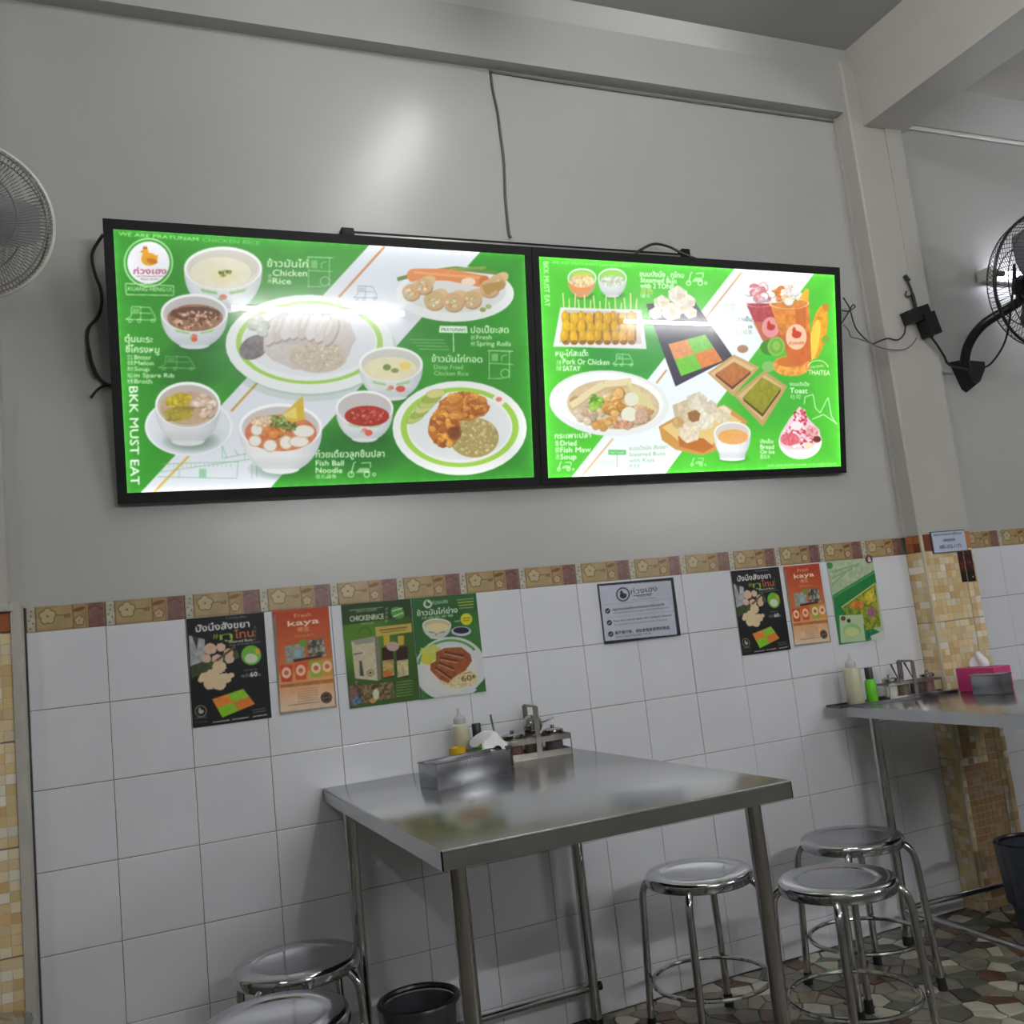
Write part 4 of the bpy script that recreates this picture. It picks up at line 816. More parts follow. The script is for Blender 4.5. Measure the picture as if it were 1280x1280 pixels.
cv.line([(360, 882), (400, 877)], .8, (140, 110, 90)); cv.ell(408, 872, 7, 7, (62, 44, 36)); cv.ring(408, 872, 5.5, 5.5, .8, (150, 120, 100), n=16); cv.line([(404, 873), (412, 871)], 1.2, (160, 130, 110))
cv.line([(343, 770), (349, 893)], 3.5, (130, 120, 106)); cv.line([(349, 892.5), (421, 884)], 4, (150, 140, 126)); cv.line([(411, 757), (420, 884)], 2, (150, 130, 110))
kaya_p = poster_obj('food_poster', cv, x0, -.0035, z0, 'orange kaya poster between a black bun poster and the green rice posters', 'poster', 'posters on the white tiles')
# p3: green sauce poster
x0, x1, z0, z1 = .830, 1.0405, 1.002, 1.3003
cv = Canvas(x1 - x0, z1 - z0, 132, 186, (56, 92, 34), wall_uv(x0, z0)); cv.soft(450, 800, 50, 40, (96, 140, 40), .8); cv.soft(500, 850, 50, 30, (52, 84, 30), .6); cv.poly([(426, 757), (516, 747), (517, 770), (427, 782)], (36, 66, 32))
cv.text('PRATUNAM', (446, 766), (471, 763.5), 3.2, (200, 210, 180), .01); cv.text('CHICKENRICE', (437.5, 777), (480, 773.5), 6.6, (226, 230, 206), .03); cv.text('SAUCE', (452, 781), (467, 779.6), 2.6, (190, 200, 160), .01); cv.line([(437, 763), (479, 759)], .8, (180, 200, 150))
for k in range(4): cv.text('鸡饭酱料'[k], (481.5, 763 + k * 5), (485, 762.6 + k * 5), 3, (190, 206, 160))
cv.ell(497, 766, 9, 7, (90, 150, 70), rot=25); cv.line([(490, 764), (503, 760)], 1.6, (190, 220, 170)); cv.line([(491, 771), (504, 766)], 1.6, (190, 220, 170))
cv.poly([(469, 784), (514, 779), (515, 790), (470, 796)], (190, 166, 84)); cv.line([(474, 788), (509, 784)], 1.6, (110, 84, 40)); cv.line([(476, 791), (507, 787)], 1, (120, 94, 50))
cv.ring(456, 794, 9, 11, 1.4, (60, 110, 30), a0=180, a1=360, n=16); cv.poly([(439, 801), (468, 795), (472, 851), (444, 848)], (196, 186, 156), tex=.08, cell=10); cv.poly([(468, 795), (474, 797), (477, 849), (472, 851)], (120, 116, 100)); cv.poly([(439, 801), (468, 795), (467, 803), (446, 806)], (150, 146, 136)); cv.poly([(449, 826), (452, 826), (455, 845), (450, 845)], (66, 66, 70)); cv.ring(463, 841, 4.5, 4.5, .9, (110, 90, 80), n=16); cv.ell(463, 841, 1.6, 1.6, (60, 50, 46)); cv.line([(442, 818), (453, 816)], 2, (110, 106, 96))
for x in (478, 496):
    cv.poly([(x + 1, 795), (x + 9, 794), (x + 9, 806), (x + 2, 807)], (196, 168, 60)); cv.poly([(x - 1, 810), (x + 13, 808), (x + 15, 846), (x + 1, 848)], (52, 28, 24)); cv.poly([(x, 826), (x + 14, 824), (x + 15, 844), (x + 1, 847)], (196, 186, 140) if x > 490 else (176, 150, 90), tex=.2, cell=6)
cv.ell(484, 842, 6, 4, (190, 110, 50)); cv.ell(491, 808, 8, 6, (190, 160, 150))
cv.poly([(457, 856), (491, 852), (493, 872), (452, 880), (437, 884), (436, 860), (446, 850), (452, 856)], (150, 130, 84), tex=.9, cell=6, c2=(60, 50, 40)); cv.poly([(436, 862), (446, 860), (448, 880), (438, 883)], (176, 90, 60), tex=.6, cell=5, c2=(70, 100, 130)); cv.ell(446, 876, 6, 5, (90, 120, 150), tex=.4, cell=4); cv.ell(470, 868, 4, 7, (206, 206, 180)); cv.ell(466, 876, 4, 3, (206, 150, 90))
for k in range(6): cv.line([(495, 853 + k * 3.5), (516, 850.5 + k * 3.5)], 1, (140, 160, 110), alpha=.8)
sauce_p = poster_obj('food_poster', cv, x0, -.0035, z0, 'dark green poster of sauce bottles and a paper bag', 'poster', 'posters on the white tiles')
# p4: roast chicken rice poster
x0, x1, z0, z1 = 1.0425, 1.251, 1.0003, 1.3003
cv = Canvas(x1 - x0, z1 - z0, 132, 188, (46, 100, 44), wall_uv(x0, z0)); cv.soft(560, 770, 50, 30, (36, 84, 40), .6); cv.soft(590, 800, 20, 40, (64, 124, 56), .6)
cv.ell(534.6, 755, 5.5, 5.5, (196, 210, 190)); rooster(cv, 534.6, 755, 3.4, (46, 90, 44), (46, 90, 44)); cv.text('ก่วงเฮง', (540, 756), (560, 753.5), 4.6, (200, 214, 196), .02); cv.text('ข้าวมันไก่ย่าง', (521.5, 770), (572, 765.5), 6.5, (232, 236, 226), .03); cv.text('烤鸡饭套餐', (527, 774.5), (567, 770.5), 2.8, (200, 220, 190))
for k in range(4): cv.line([(571 + k, 750 + k * 3.5), (592, 748 + k * 3.6)], 1.4, (176, 180, 70) if k in (1, 2) else (130, 160, 100))
cv.ell(583, 774, 7.4, 7.4, (212, 206, 50)); cv.line([(578, 773), (588, 772)], 1.2, (140, 130, 40)); cv.line([(579, 776), (587, 775)], 1.2, (140, 130, 40)); cv.line([(568, 777), (575, 776)], 1.5, (150, 180, 120))
cup(cv, 546, 781, 18, 8, 797, 11, (206, 206, 196), (206, 196, 160), stripe=(70, 120, 60)); cv.ell(547, 784, 14, 5, (222, 210, 150)); cv.ell(576.5, 789, 12.5, 6, (190, 190, 214)); cv.ell(576.5, 788, 10, 4, (36, 34, 56))
cv.ell(563, 836, 45, 40, (206, 210, 210), rot=-8); cv.ring(562, 834, 41, 35, 3.5, (90, 150, 80), a0=195, a1=330, n=30, rot=-8); cv.ell(562, 839, 34, 28, (214, 214, 208), rot=-8)
cv.ell(540, 816, 14, 10, (176, 190, 76), wob=.2, tex=.3, cell=6, c2=(206, 214, 130)); cv.ell(534, 824, 8, 7, (206, 196, 70)); cv.ell(573, 848, 24, 12, (214, 196, 150), wob=.06, tex=.2, cell=4)
cv.poly([(545, 815), (556, 810), (577, 809), (588, 818), (590, 826), (582, 838), (568, 846), (560, 854), (549, 849), (538, 838), (538, 830), (545, 826)], (128, 66, 36), tex=.4, cell=9, c2=(172, 104, 62))
for a, b_ in (((550, 822), (572, 826)), ((556, 815), (580, 820)), ((544, 834), (564, 848)), ((548, 828), (568, 836))): cv.line([a, b_], 2.2, (74, 36, 22), alpha=.8); cv.line([(a[0], a[1] + 2.4), (b_[0], b_[1] + 2.4)], 1.4, (206, 166, 130), alpha=.7)
cv.text('60', (577, 852), (590, 850), 7, (86, 70, 40), .0); cv.text('฿', (591, 848), (594.5, 847.5), 4, (86, 70, 40)); cv.line([(578, 842), (590, 840)], .8, (120, 100, 70)); cv.poly([(594, 861), (606, 848), (608, 866)], (50, 110, 50)); cv.poly([(525, 868), (538, 872), (525, 877)], (50, 110, 50))
roast_p = poster_obj('food_poster', cv, x0, -.0035, z0, 'green roast chicken rice poster with a big white plate', 'poster', 'posters on the white tiles')
# copies by the pilaster
o = poster_obj('food_poster', None, 2.201, -.0035, 1.004, 'black steamed bun poster between the notice and the mosaic pilaster', 'poster', 'posters on the white tiles', me=dark_p.data)
o = poster_obj('food_poster', None, 2.428, -.0035, 1.0115, 'orange kaya poster beside the pale green leaflet', 'poster', 'posters on the white tiles', me=kaya_p.data); o.scale = (1.02, 1, .99)
# q3: pale green leaflet
x0, x1, z0, z1 = 2.628, 2.845, .9975, 1.299
cv = Canvas(x1 - x0, z1 - z0, 120, 168, (176, 192, 160), wall_uv(x0, z0)); cv.poly([(1033, 704), (1092, 697), (1094, 715), (1040, 742)], (178, 194, 160), tex=.12, cell=10)
for k in range(3): cv.line([(1040, 715 + k * 8), (1074 - k * 8, 705 + k * 5)], 2.4, (130, 170, 120), alpha=.8)
cv.poly([(1041, 744), (1094, 712), (1096, 728), (1058, 760), (1062, 806), (1049, 808)], (38, 124, 62)); cv.line([(1042, 746), (1095, 714)], 2, (80, 160, 90)); cv.poly([(1060, 770), (1100, 790), (1108, 800), (1060, 806)], (44, 120, 84), tex=.3, cell=9); cv.ell(1037, 707, 4, 4, (50, 130, 60))
cv.poly([(1052, 759), (1094, 729), (1101, 783), (1082, 788), (1078, 768), (1058, 769)], (190, 170, 50), tex=.8, cell=8, c2=(70, 120, 40)); cv.line([(1052, 759), (1094, 729)], 1.4, (214, 206, 150)); cv.ell(1072, 756, 8, 5, (206, 120, 50), tex=.4, cell=4); cv.poly([(1080, 742), (1092, 735), (1095, 750), (1084, 756)], (206, 190, 60), tex=.3, cell=4); cv.ell(1090, 765, 6, 6, (150, 100, 130), tex=.5, cell=3)
cv.poly([(1049, 769), (1078, 769), (1082, 801), (1051, 804)], (176, 200, 160)); cv.ell(1065, 788, 11, 9, (150, 190, 120)); cv.ell(1065, 790, 9, 6, (196, 210, 140)); cv.ell(1054, 773, 3, 3, (110, 60, 60)); cv.ell(1061, 776, 2.4, 2.4, (50, 50, 50)); cv.poly([(1088, 795), (1105, 788), (1107, 798), (1090, 801)], (196, 206, 196))
leaf_p = poster_obj('food_leaflet', cv, x0, -.0035, z0, 'pale green and white leaflet beside the mosaic pilaster', 'leaflet')
mb = MB().tube([(2.826, -.0048, 1.296), (2.826, -.0062, 1.296)], .016, 24); o = single('round_sticker', mb, mat('dark_red_sticker', (96, 44, 44), .4, var=.3, vscale=60), 'small round dark red sticker on the leaflet corner', 'sticker', base=(2.826, -.005, 1.296))
part('sticker_emblem', MB().prism([(2.818, -.0063, 1.286), (2.834, -.0063, 1.284), (2.832, -.0063, 1.298), (2.826, -.0063, 1.306), (2.82, -.0063, 1.298)], (0, 0, 0), (0, -.0006, 0)), mat('pale_sticker_print', (206, 196, 190), .5, var=.05), o, None)
# notice
x0, x1, z0, z1 = 1.6746, 1.9635, 1.0985, 1.2935
cv = Canvas(x1 - x0, z1 - z0, 190, 128, (40, 42, 48), lambda px, py: (lambda P: (P[0] - x0, P[2] - z0))(atY(px, py, -.007)))
K = (44, 46, 54); cv.poly([(748.5, 732.5), (838.5, 725.5), (846.5, 793), (756.5, 801.5)], (186, 190, 204), tex=.04, cell=40)
cv.ell(778.7, 743, 8.5, 8.8, K); cv.ell(778.7, 743, 7, 7.3, (186, 190, 204)); rooster(cv, 778.7, 744, 5, K, K); cv.text('ก่วงเฮง', (788.5, 743), (821.5, 738.5), 6.4, (60, 62, 74), -.005); cv.line([(792, 745), (815, 742)], .8, K); cv.text('KUANG HENG', (797, 747), (814, 745), 1.8, K); cv.line([(790, 750), (820, 747)], .7, (130, 134, 146)); cv.line([(756, 756), (840, 748)], .5, (150, 154, 166)); cv.line([(758, 772), (843, 763.5)], .5, (150, 154, 166))
for x, y in ((759.6, 763.6), (761.8, 778.4), (763.5, 792.6)): cv.ell(x, y, 3.2, 3.3, (40, 42, 50)); cv.line([(x - 1.4, y), (x - .4, y + 1.3), (x + 1.6, y - 1.5)], .9, (200, 204, 212))
cv.text('กรุณาตรวจสอบสัมภาระก่อนออกจากร้านทุกครั้ง', (765.5, 763.5), (830.5, 756.5), 2.6, K, .02); cv.text('ทางร้านไม่รับผิดชอบต่อการสูญหายของทรัพย์สินทุกกรณี', (766, 767.5), (836, 760), 1.8, (90, 94, 104), .01)
cv.text('Please check your belongings before leaving the restaurant', (767, 777.6), (840, 769.6), 2.4, K, .02); cv.text('The restaurant is not responsible for any loss of belongings', (767.5, 782), (834, 775), 1.8, (90, 94, 104), .01)
cv.text('离开餐厅前，请检查随身携带的物品', (769, 793), (837, 786), 3.2, K, .02); cv.text('本店对遗失物品概不负责', (769.5, 797.6), (814, 792.5), 2, (90, 94, 104), .01)
poster_obj('notice_board', cv, x0, -.007, z0, 'white framed notice with three ticked lines of text', 'sign', thick=.005, back=(40, 42, 48))
# small sign and card on the pilaster
PYs = PY - .004
a, b_ = atY(1162.5, 665, PYs), atY(1167, 692.5, PYs); c_ = atY(1205.5, 662, PYs)
x0, x1, z0, z1 = (a[0] + b_[0]) / 2, c_[0], b_[2], a[2]
cv = Canvas(x1 - x0, z1 - z0, 80, 52, (60, 66, 76), lambda u, v: (u / 100 * (x1 - x0), v / 100 * (z1 - z0))); cv.poly([(3, 4), (99, 4), (99, 96), (3, 96)], (186, 196, 214))
B_ = (74, 84, 120); cv.text('กรุณาทานอาหารให้หมด', (8, 80), (90, 80), 9, B_, .02, sgn=-1); cv.text('ขอบคุณค่ะ', (34, 52), (68, 52), 13, B_, .02, sgn=-1); cv.text('085-352-1171', (20, 20), (82, 20), 16, B_, .01, sgn=-1)
poster_obj('small_sign', cv, x0, PYs, z0, 'small white sign with blue lettering on the pilaster border', 'sign', thick=.003, back=(60, 66, 76))
x0s, x1s, z0s, z1s = 3.19, 3.262, 1.172, 1.292
cv = Canvas(x1s - x0s, z1s - z0s, 48, 80, (60, 34, 28), lambda u, v: (u / 60 * (x1s - x0s), v / 100 * (z1s - z0s)))
cv.poly([(0, 0), (60, 0), (60, 100), (0, 100)], (64, 32, 28), tex=.4, cell=12); cv.poly([(0, 0), (60, 0), (60, 34), (0, 30)], (30, 26, 26)); cv.poly([(22, 0), (25, 0), (25, 100), (22, 100)], (176, 160, 130)); cv.poly([(4, 40), (20, 44), (19, 66), (5, 70)], (100, 40, 44), tex=.4, cell=4); cv.poly([(42, 14), (52, 10), (52, 18)], (160, 160, 160)); cv.ell(46, 60, 5, 4, (130, 70, 50))
poster_obj('picture_card', cv, x0s, PY - .003, z0s, 'dark brown picture card stuck below the small blue lettered sign', 'card', thick=.0015, back=(60, 40, 36))

# ================================================================== WIRES
def wire(pts, r, label, mt=cable_m, cat='cable', name='cable', group=None, n=6):
    p = smoothpath(pts, n); return single(name, MB().tube(p, r, 6), mt, label, cat, group, base=tuple(pts[0]))
Wp = lambda px, py, y: tuple(atY(px, py, y))
wire([Wp(613, 88, -.006), Wp(616, 112, -.006), Wp(622, 140, -.006), Wp(626, 170, -.006), Wp(630, 205, -.006), Wp(632, 250, -.006), Wp(636, 290, -.006), (1.508, -.008, 2.475)], .0045, 'dark grey wire running down the wall from the beam', mat('dark_wire', (84, 84, 84), .5, var=.2, vscale=30))
wire([Wp(615, 89.5, -.006), Wp(700, 103, -.006), Wp(800, 117.5, -.006), Wp(900, 132, -.006), Wp(1045, 152.5, -.006)], .004, 'thin grey wire tacked under the wall beam', wire_g)
t = thing('wall_rail', 'slim dark edged metal rail on the wall behind the menu boards', 'rail', (1.565, -.001, 2.45))
part('rail_body', MB().box((.94, -.022, 2.428), (2.19, -.0015, 2.447), .002), mat('dull_aluminium', (150, 150, 148), .4, metal=.6, var=.1), t)
part('rail_edge', MB().box((.935, -.024, 2.447), (2.195, -.0015, 2.452)), black, t, None); part('rail_end', MB().box((.925, -.032, 2.42), (.965, -.0015, 2.459), .003), black, t); part('rail_end', MB().box((2.165, -.034, 2.425), (2.2, -.0015, 2.468), .004), black, t)
wire([(1.93, -.1, 2.40), (1.97, -.04, 2.437), (2.04, -.04, 2.472), (2.1, -.045, 2.465), (2.14, -.07, 2.43), (2.17, -.1, 2.40)], .005, 'black wire loop poking up behind the menu boards')
cab = [(129, 293), (117, 312), (115, 325), (119, 343), (126, 362), (127, 380), (122, 396), (112, 408), (109, 420), (111, 437), (115, 455), (122, 470), (131, 479), (140, 482)]
wire([Wp(x, y, -.012 - .02 * (i in (0,))) for i, (x, y) in enumerate(cab)], .0045, 'black cable hanging beside the chicken rice menu board')
wire([Wp(138, 481, -.01), Wp(128, 483, -.014), Wp(120, 489, -.016), Wp(114, 497, -.02)], .004, 'short cable stub sticking out beside the menu board edge')
wire([Wp(111, 437, -.02), Wp(114, 452, -.024), Wp(119, 466, -.022), Wp(122, 472, -.02)], .006, 'thick taped cable joint hanging at the menu board side')
def yp(px): return -.03 if px < 1088 else PY - .012
w1 = [(1054, 372), (1062, 385), (1066, 400), (1071, 412), (1082, 424), (1091, 429.5), (1100, 426), (1110, 423), (1122, 425), (1130, 418), (1132, 408)]
wire([Wp(x, y, yp(x)) for x, y in w1], .003, 'thin black cord from the thai tea menu board to the adapter')
w2 = [(1054, 406), (1060, 412), (1064, 421), (1075, 424), (1090, 430), (1102, 435), (1115, 437), (1130, 437), (1140, 431), (1146, 422)]
wire([Wp(x, y, yp(x) - .004) for x, y in w2], .0025, 'thin grey cord sagging below the black adapter', wire_g)
w3 = [(1053, 388), (1060, 389), (1066, 386), (1069, 383), (1066, 381), (1062, 388), (1056, 398), (1052, 404)]
wire([Wp(x, y, -.045) for x, y in w3], .0025, 'thin looped cord at the menu board end')
# adapter cluster on the pilaster
b0 = Wp(1142, 400, PY); t = thing('power_adapter', 'black plug adapters hanging on the pilaster by a strap', 'adapter', b0)
def oblong(p, q, wd, y0, y1, bev=.004):
    p, q = np.array(p), np.array(q); d = (q - p) / np.linalg.norm(q - p); n = np.array([-d[2], 0, d[0]]) * wd / 2
    poly = [p + n, q + n, q - n, p - n]; poly = [(v[0], y0, v[2]) for v in poly]; return MB().prism(poly, (0, 0, 0), (0, y1 - y0, 0))
part('plug_block', oblong(Wp(1127, 401, PY), Wp(1152, 392, PY), .052, PY - .002, PY - .045), black_pl, t, None)
part('plug_block', oblong(Wp(1148, 396, PY), Wp(1158, 423, PY), .06, PY - .005, PY - .055), black_pl, t, None)
part('plug_body', MB().tube([Wp(1158, 414, PY - .03), Wp(1165, 421, PY - .03)], [.02, .009], 10), black_pl, t)
part('strap', MB().tube(smoothpath([Wp(1133, 348, PY - .01), Wp(1139, 362, PY - .01), Wp(1143, 378, PY - .014), Wp(1146, 392, PY - .02)], 4), [.005] * 6 + [.008] * 7, 6), cable_m, t)
part('strap_knot', MB().tube([Wp(1131, 345, PY - .004), Wp(1136, 351, PY - .014)], .009, 8), cable_m, t)
part('cord_hook', MB().tube(smoothpath([Wp(1133, 364, PY - .006), Wp(1132, 369, PY - .008), Wp(1136, 371, PY - .01), Wp(1141, 368, PY - .01)], 4), .003, 6), cable_m, t)
wire([Wp(1163, 420, PY - .03), Wp(1172, 432, -.105), Wp(1180, 445, -.095), Wp(1187, 456, -.085), (3.452, -.055, 2.02)], .005, 'black cord from the adapter to the fan bracket')
mb = MB().tube([(3.30, -.012, 3.098), (3.9, -.012, 3.098), (XR - .1, -.012, 3.098)], .009, 8); single('wall_conduit', mb, white_pl, 'white conduit under the beam of the next bay', 'conduit', base=(3.3, -.012, 3.098))

# ================================================================== WALL FANS
def fan(name, label, ctr, face, r, body, wirem, bladem, arm, base_mb, nw=90, roll=0.0, hs=1.0):
    ctr = Vector(ctr); fz = Vector(face).normalized(); fx = fz.cross(Vector((0, 0, 1))).normalized(); fy = fx.cross(fz)
    M = Matrix((fx, fy, fz)).transposed()                      # local z = facing
    P = lambda x, y, z: ctr + M @ Vector((x, y, z))
    t = thing(name, label, 'fan', tuple(ctr))
    part('cage_rim', MB().tube([P(r * math.cos(a), r * math.sin(a), 0) for a in np.linspace(0, 2 * PI, 64, endpoint=False)], .006, 8, closed=True), body, t)
    for sgn, dep, tw, nm in ((1, r * .36, .5, 'front_guard'), (-1, r * .42, -.42, 'rear_guard')):
        mb = MB()
        prof = [(1.0, 0.0), (.985, .22), (.93, .5), (.82, .74), (.6, .92), (.36, 1.0), (.2, 1.0)]
        for k in range(nw):
            a0 = 2 * PI * k / nw
            mb.tube([P(r * q * math.cos(a0 + tw * (1 - q)), r * q * math.sin(a0 + tw * (1 - q)), sgn * dep * h) for q, h in prof], .0011, 4, caps=False)
        for q, h in ((.93, .5), (.6, .92), (.2, 1.0)):
            mb.tube([P(r * q * math.cos(a), r * q * math.sin(a), sgn * dep * h) for a in np.linspace(0, 2 * PI, 48, endpoint=False)], .0022, 5, closed=True)
        part(nm, mb, wirem, t)
    ax = M
    part('front_badge', MB().lathe([(0, r * .37), (r * .19, r * .365), (r * .2, r * .35), (0, r * .34)], tuple(ctr), 24, ax), body, t)
    part('motor_housing', MB().lathe([(0, -r * .98 * hs), (r * .2 * hs, -r * .95 * hs), (r * .28 * hs, -r * .8 * hs), (r * .29 * hs, -r * .56 * hs), (r * .22 * hs, -r * .38), (0, -r * .36)], tuple(ctr), 24, ax), body, t)
    part('hub', MB().lathe([(0, r * .1), (r * .12, r * .08), (r * .15, -r * .1), (r * .1, -r * .36), (0, -r * .36)], tuple(ctr), 20, ax), bladem, t)
    for k in range(3):
        mb = MB(); a0 = 2 * PI * k / 3 + roll; vs = []; nn = 9
        for i in range(nn):
            q = i / (nn - 1); rad = r * (.12 + .76 * q); hw = r * (.16 + .3 * math.sin(PI * min(1, q * .75 + .12)))
            for e, zz in ((-1, -.09), (1, .09)):
                a = a0 + e * hw / max(rad, r * .3) * .8; vs.append(P(rad * math.cos(a), rad * math.sin(a), r * zz * (1 - .35 * q)))
        n0 = M @ Vector((0, 0, .0025)); k2 = len(vs); vs += [v + n0 for v in vs]
        fs = []
        for i in range(nn - 1):
            a = 2 * i; fs += [(a, a + 1, a + 3, a + 2), (k2 + a, k2 + a + 2, k2 + a + 3, k2 + a + 1), (a, a + 2, k2 + a + 2, k2 + a), (a + 1, k2 + a + 1, k2 + a + 3, a + 3)]
        fs += [(0, k2, k2 + 1, 1), (2 * nn - 2, 2 * nn - 1, k2 + 2 * nn - 1, k2 + 2 * nn - 2)]
        mb.add(vs, fs); part('blade', mb, bladem, t)
    part('arm', MB().tube(smoothpath(arm, 8), .019, 12), body, t); part('wall_bracket', base_mb, body, t)
    return t, P
# black fan on the wall past the pilaster
bpoly = [Wp(1186, 453, -.002), Wp(1221, 456, -.002), Wp(1221, 468, -.002), Wp(1214, 486, -.002), Wp(1208, 491, -.002), Wp(1202, 487, -.002)]
bpoly = [(p[0], -.002, p[2]) for p in bpoly]; small_ = [(3.495 + (p[0] - 3.495) * .8, -.055, 2.04 + (p[2] - 2.04) * .8) for p in bpoly]
bb = MB(); k = len(bpoly); bb.add(bpoly + small_, [tuple(range(k)), tuple(k + i for i in reversed(range(k)))] + [(i, (i + 1) % k, k + (i + 1) % k, k + i) for i in range(k)])
fc = (3.55, -.40, 2.265)
fan_b, Pb = fan('wall_fan', 'black wall fan on a curved arm past the pilaster', fc, (-.12, -.97, -.2), .262, black_pl, mat('black_wire', (26, 26, 34), .45, var=.1, vscale=30), mat('grey_blade', (54, 56, 62), .35, var=.1), [(3.478, -.03, 2.0), Wp(1206, 452, -.055), Wp(1212, 428, -.10), Wp(1230, 405, -.17), Wp(1262, 385, -.25), (3.51, -.30, 2.225)], bb, nw=84, roll=PI, hs=.62)
part('cord', MB().tube(smoothpath([tuple(Pb(.03, -.06, -.13)), Wp(1268, 330, -.30), Wp(1266, 360, -.24), Wp(1262, 400, -.17), Wp(1255, 430, -.10), Wp(1238, 455, -.06), Wp(1221, 461, -.04)], 6), .0042, 6), cable_m, fan_b)
# white fan on the tiled pilaster
fan_w, Pw = fan('wall_fan', 'off white wall fan beside the chicken rice menu board', tuple(CP + ray(-43, 274) * 2.66), (.02, -.97, -.2), .186, white_pl, mat('grey_fan_wire', (120, 118, 116), .5, var=.1, vscale=30), mat('pale_blade', (140, 140, 146), .35, var=.05),
                [(-.14, -.1, 2.08), (-.14, -.14, 2.1), (-.1, -.17, 2.16), (-.07, -.2, 2.24)], MB().box((-.2, -.082, 2.0), (-.08, -.125, 2.13), .01), nw=120, roll=PI)

# ================================================================== TABLES
def table(label, loc, W_, D_, H_, rz=0, bars=('rear', 'left'), zb=.115, ap=.037):
    t = thing('steel_table', label, 'table', loc, None, rz)
    hw, hd = W_ / 2, D_ / 2
    P_ = lambda nm, mb, mt, **k: part(nm, mb, mt, t, world=False, **k)
    top = MB().box((-hw - .0004, -hd - .0004, H_ - .009), (hw + .0004, hd + .0004, H_), .004)
    for a, b_ in (((-hw, -hd, H_ - ap), (hw, -hd + .0025, H_ - .003)), ((-hw, hd - .0025, H_ - ap), (hw, hd, H_ - .003)), ((-hw, -hd, H_ - ap), (-hw + .0025, hd, H_ - .003)), ((hw - .0025, -hd, H_ - ap), (hw, hd, H_ - .003))): top.box(a, b_)
    o = P_('tabletop', top, steel); o['label'] = 'brushed steel sheet top with folded edges'
    P_('under_board', MB().box((-hw + .004, -hd + .004, H_ - .02), (hw - .004, hd - .004, H_ - .005)), mat('table_under_board', (74, 66, 56), .7, var=.2, vscale=8), smooth=None)
    ix, iy = hw - .052, hd - .075
    for sx in (-1, 1):
        for sy in (-1, 1):
            l = P_('leg', MB().tube([(sx * ix, sy * iy, .012), (sx * ix, sy * iy, H_ - .02)], .0175, 16), leg_m)
            part('foot_cap', MB().tube([(sx * ix, sy * iy, 0), (sx * ix, sy * iy, .03)], .0195, 14), rubber, l, world=False)
    if 'rear' in bars:
        b_ = P_('stretcher', MB().tube([(-ix - .01, iy, zb), (ix + .022, iy, zb)], .0095, 12), leg_m); part('end_cap', MB().tube([(ix + .018, iy, zb), (ix + .027, iy, zb)], .0125, 12), rubber, b_, world=False)
    for nm, sx in (('left', -1), ('right', 1)):
        if nm in bars:
            b_ = P_('stretcher', MB().tube([(sx * ix, iy + .02, zb), (sx * ix, -iy - .02, zb)], .0095, 12), leg_m); part('end_cap', MB().tube([(sx * ix, -iy - .018, zb), (sx * ix, -iy - .027, zb)], .0125, 12), rubber, b_, world=False)
    return t
TZ = .795
t1 = table('steel table holding the napkin box, standing under the green posters', (1.122, -.535, 0), .775, 1.06, TZ, 0, ('rear',))
TZ2 = .789; a2 = -.075
t2 = table('steel table holding the pink tissue box, beside the mosaic pilaster', (2.551 + .395 * math.cos(a2) + .53 * math.sin(a2), -.070 + .395 * math.sin(a2) - .53 * math.cos(a2), 0), .79, 1.06, TZ2, a2, ('rear', 'left'))

# ================================================================== STOOLS
SH, SR = .442, .152
def make_stool():
    t = thing('steel_stool', 'x', 'stool', (0, 0, 0), 'round steel stools')
    mb = MB().lathe([(0, SH - .0035), (.095, SH - .0035), (.1, SH - .0028), (.104, SH - .0005), (.112, SH), (SR - .012, SH), (SR - .006, SH - .0012), (SR - .002, SH - .005), (SR, SH - .011), (SR, SH - .026), (SR - .002, SH - .03), (SR - .006, SH - .03), (SR - .008, SH - .02), (0, SH - .016)], n=64)
    part('seat', mb, seat_m, t, 35)
    rr, rz_ = .165, .148
    part('foot_ring', MB().tube([(rr * math.cos(a), rr * math.sin(a), rz_) for a in np.linspace(0, 2 * PI, 56, endpoint=False)], .0065, 8, closed=True), leg_m, t)
    for k in range(4):
        a = math.radians(226 + 90 * k); c, s_ = math.cos(a), math.sin(a)
        prof = [(.118, SH - .021), (.135, SH - .024), (.152, SH - .033), (.1655, SH - .05), (.1715, SH - .075), (.174, SH - .11), (.181, .2), (.19, .03)]
        pts_ = smoothpath([(r_ * c, r_ * s_, z) for r_, z in prof], 5)
        l = part('leg', MB().tube(pts_, .0108, 12), leg_m, t)
        part('rubber_foot', MB().tube([(.1885 * c, .1885 * s_, .036), (.1915 * c, .1915 * s_, 0)], [.0125, .0138], 12), rubber, l, world=False)
    return t
st0 = make_stool(); st0['label'] = ''
spots = [(.588, -.272, 0, 'steel stool tucked against the tiles beside the table leg'), (.485, -.622, 6, 'steel stool standing in the open before another stool, by the table side'), (1.715, -.322, 0, 'steel stool against the tiles behind the table leg'),
         (1.925, -.655, 2, 'steel stool between the two tables, its seat overlapping another'), (2.262, -.340, -3, 'steel stool pushed against the table with the pink tissue box'), (-.125, -.275, 12, 'steel stool before the mosaic tiled corner')]
for i, (x, y, rz_, lb) in enumerate(spots):
    o = st0 if i == 0 else copy_tree(st0)
    o.location = (x, y, 0); o.rotation_euler = (0, 0, math.radians(rz_)); o['label'] = lb

